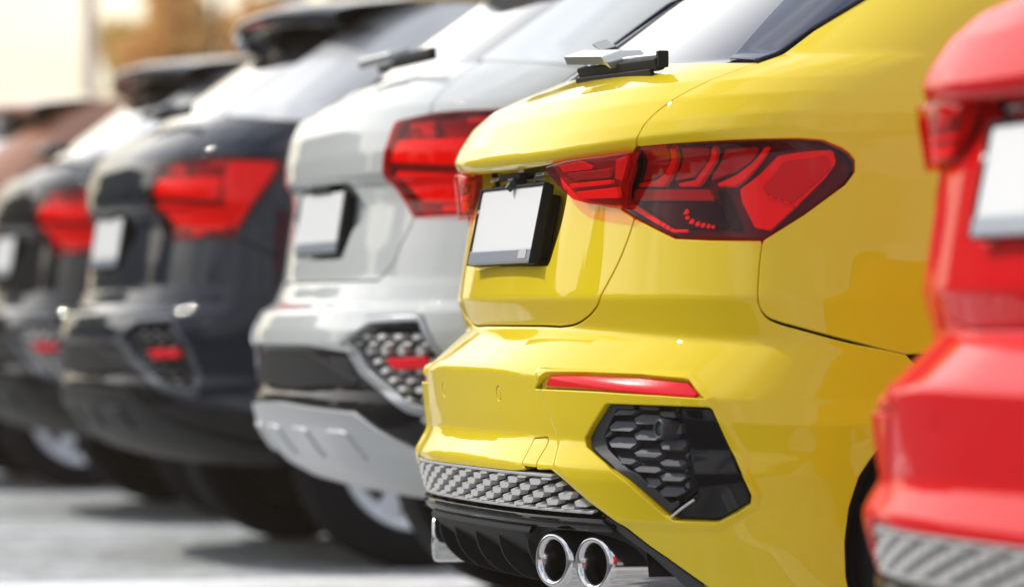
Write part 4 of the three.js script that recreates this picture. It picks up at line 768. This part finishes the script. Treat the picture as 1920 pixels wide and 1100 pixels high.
// ------------------------------------------------------------------ background across the car park
const at = (px, py, depth) => CAM.clone().addScaledVector(DIR, depth).addScaledVector(RIGHT, (px - 960) / F * depth).add(new THREE.Vector3(0, -(py - HORIZON) / F * depth, 0));
const facing = Math.PI / 2 - ALPHA;    // turn that brings a wall's front towards the car row
{
  const M2 = { wall: phys({ color: rgb(0.62, 0.52, 0.42), roughness: 0.85 }), pale: phys({ color: rgb(0.78, 0.72, 0.68), roughness: 0.8 }), dark: phys({ color: rgb(0.25, 0.2, 0.15), roughness: 0.5 }), glassy: phys({ color: rgb(0.3, 0.3, 0.3), roughness: 0.1, clearcoat: 1 }), metal: phys({ color: rgb(0.75, 0.6, 0.5), roughness: 0.5 }) };
  // a low showroom with columns
  const p = at(760, 598, 46), b = thing('showroom', 'beige low building with a pale column, blurred behind the roofs of the cars', 'building', [p.x, 0, p.z]); b.rotation.y = facing;
  part('wall', box(5.2, 6, 0.4, 1.7, 3, 0, 0.02), M2.wall, b);
  part('roof', box(5.8, 0.4, 3, 1.6, 6.2, 0.6, 0.02), M2.pale, b);
  for (const x of [-1.32, 1.1, 3.4]) part('column', box(0.46, 6, 0.46, x, 3, 0.8, 0.03), M2.pale, b);
  for (const x of [0.0, 2.2]) { const w = part('window', box(0.9, 2.6, 0.08, x + 0.1, 2.6, 0.22, 0.01), M2.dark, b); part('pane', box(0.8, 2.5, 0.02, x + 0.1, 2.6, 0.27, 0.004), M2.glassy, w); }
  const q = at(168, 598, 34), l = thing('lamp_post', 'slim pale post standing in the bright upper left corner', 'post', [q.x, 0, q.z]);
  part('post', new THREE.CylinderGeometry(0.055, 0.07, 6, 20).translate(0, 3, 0), M2.metal, l);
  part('base_plate', box(0.3, 0.04, 0.3, 0, 0.02, 0), M2.metal, l); part('lamp_arm', box(0.9, 0.06, 0.08, 0.4, 5.98, 0), M2.metal, l); part('lamp_head', box(0.5, 0.07, 0.2, 0.9, 5.94, 0, 0.02), M2.metal, l);
  // trees in autumn yellow
  const leafG = new THREE.BufferGeometry(); leafG.setAttribute('position', new THREE.Float32BufferAttribute([0, 0, 0, 0.05, 0.03, 0.01, 0, 0.11, 0, -0.05, 0.03, 0.01], 3)); leafG.setAttribute('uv', new THREE.Float32BufferAttribute([0, 0, 1, 0, 1, 1, 0, 1], 2)); leafG.setIndex([0, 1, 2, 0, 2, 3]); leafG.computeVertexNormals();
  const leafM = [phys({ color: rgb(0.8, 0.5, 0.16), roughness: 0.8, transmission: 0.5, thickness: 0, side: THREE.DoubleSide }), phys({ color: rgb(0.7, 0.52, 0.17), roughness: 0.8, transmission: 0.5, thickness: 0, side: THREE.DoubleSide })], bark = phys({ color: rgb(0.12, 0.08, 0.05), roughness: 0.9 });
  const tree = (px, depth, cy, R, ry, label, mat, n) => {
    const o = at(px, 598, depth), t = thing('autumn_tree', label, 'tree', [o.x, 0, o.z]);
    const limbs = [new THREE.CylinderGeometry(0.06, 0.14, cy, 12).translate(0, cy / 2, 0)];
    for (let k = 0; k < 7; k++) { const a = k * 0.9, c = new THREE.CatmullRomCurve3([new THREE.Vector3(0, cy * 0.6, 0), new THREE.Vector3(Math.cos(a) * R * 0.35, cy * 0.85, Math.sin(a) * R * 0.35), new THREE.Vector3(Math.cos(a) * R * 0.75, cy + ry * 0.4 * (k % 3 - 0.6), Math.sin(a) * R * 0.75)]); limbs.push(new THREE.TubeGeometry(c, 10, 0.035, 6)); }
    part('trunk', limbs, bark, t);
    const clumps = Array.from({ length: 26 }, () => { const a = rnd() * 6.283, h = rnd() * 2 - 1, r = Math.sqrt(1 - h * h) * (0.45 + 0.55 * rnd()); return [Math.cos(a) * r * R, cy + h * ry, Math.sin(a) * r * R, R * (0.22 + 0.16 * rnd())]; });
    const G = [], m = new THREE.Matrix4(), e = new THREE.Euler(), qn = new THREE.Quaternion(), P = [], N = [], U = [];
    const src = leafG.attributes.position.array, v = new THREE.Vector3();
    for (let i = 0; i < n; i++) {
      const c = clumps[Math.floor(rnd() * clumps.length)], d = new THREE.Vector3(rnd() - 0.5, rnd() - 0.5, rnd() - 0.5).normalize().multiplyScalar(c[3] * Math.cbrt(rnd()));
      e.set(rnd() * 6, rnd() * 6, rnd() * 6); qn.setFromEuler(e); const s = 0.8 + rnd() * 0.9; m.compose(new THREE.Vector3(c[0] + d.x, c[1] + d.y, c[2] + d.z), qn, new THREE.Vector3(s, s, s));
      for (const k of [0, 1, 2, 0, 2, 3]) { v.fromArray(src, k * 3).applyMatrix4(m); P.push(v.x, v.y, v.z); U.push(0, 0); }
    }
    const g = new THREE.BufferGeometry(); g.setAttribute('position', new THREE.Float32BufferAttribute(P, 3)); g.setAttribute('uv', new THREE.Float32BufferAttribute(U, 2)); g.computeVertexNormals();
    part('crown', g, mat, t);
  };
  tree(385, 40, 3.9, 0.8, 1.3, 'golden autumn tree, the left one beside the pale column of the showroom', leafM[0], 4200);
  tree(300, 48, 3.4, 0.9, 0.9, 'paler yellow tree between the post and the golden tree', leafM[1], 3000);
  tree(860, 44, 3.9, 0.6, 0.9, 'small olive yellow tree in front of the showroom wall above the dark spoiler', leafM[1], 3000);
}
{
  // unseen trees added round the car park to darken reflections in paint and glass
  const crownM = phys({ color: rgb(0.05, 0.06, 0.025), roughness: 0.95 }), bark = phys({ color: rgb(0.1, 0.07, 0.05), roughness: 0.9 });
  const ring = [];
  let gx = -62; while (gx < 14) { ring.push([gx, 40 + 8 * rnd(), 0.75 + 0.6 * rnd()]); gx += 3.2 + 4.6 * rnd(); }
  for (let z = 34; z > 6;) { ring.push([-62 - 6 * rnd(), z, 0.8 + 0.6 * rnd()]); z -= 3.4 + 3.5 * rnd(); }
  for (const [x, z, k] of [[-27, 5.2, 1.0], [-31.5, 8.6, 1.25], [-25.5, 12.4, 0.85], [-34, 13.5, 1.3], [-22, 17.5, 1.0]]) ring.push([x, z, k]);
  const proto = thing('added_park_tree', 'added dark green tree out of view, mirrored in the car paint', 'tree', [ring[0][0], 0, ring[0][1]], 'added dark trees out of view');
  part('trunk', new THREE.CylinderGeometry(0.12, 0.2, 2.4, 10).translate(0, 1.2, 0), bark, proto);
  const lumps = [];
  for (let k = 0; k < 16; k++) { const a = k * 2.4, r = 1.7 * Math.sqrt(rnd()), g = new THREE.IcosahedronGeometry(0.9 + 0.7 * rnd(), 4), q = g.attributes.position; for (let i = 0; i < q.count; i++) { const f = 0.8 + 0.5 * fbm(q.getX(i) * 3 + k, q.getY(i) * 3 + q.getZ(i) * 2.3); q.setXYZ(i, q.getX(i) * f, q.getY(i) * f, q.getZ(i) * f); } g.computeVertexNormals(); lumps.push(g.translate(Math.cos(a) * r, 1.6 + 3.2 * rnd(), Math.sin(a) * r)); }
  part('crown', lumps, crownM, proto);
  proto.scale.setScalar(ring[0][2]);
  ring.slice(1).forEach(([x, z, k], i) => { const o = proto.clone(); o.name = numbered('added_park_tree'); o.position.set(x, 0, z); o.rotation.y = i * 1.3; o.scale.setScalar(k); scene.add(o); });
}
// warm hazy air over the car park
scene.fog = new THREE.FogExp2(new THREE.Color().setRGB(1, 0.8, 0.56), 0.0015);
renderer.render(scene, camera);
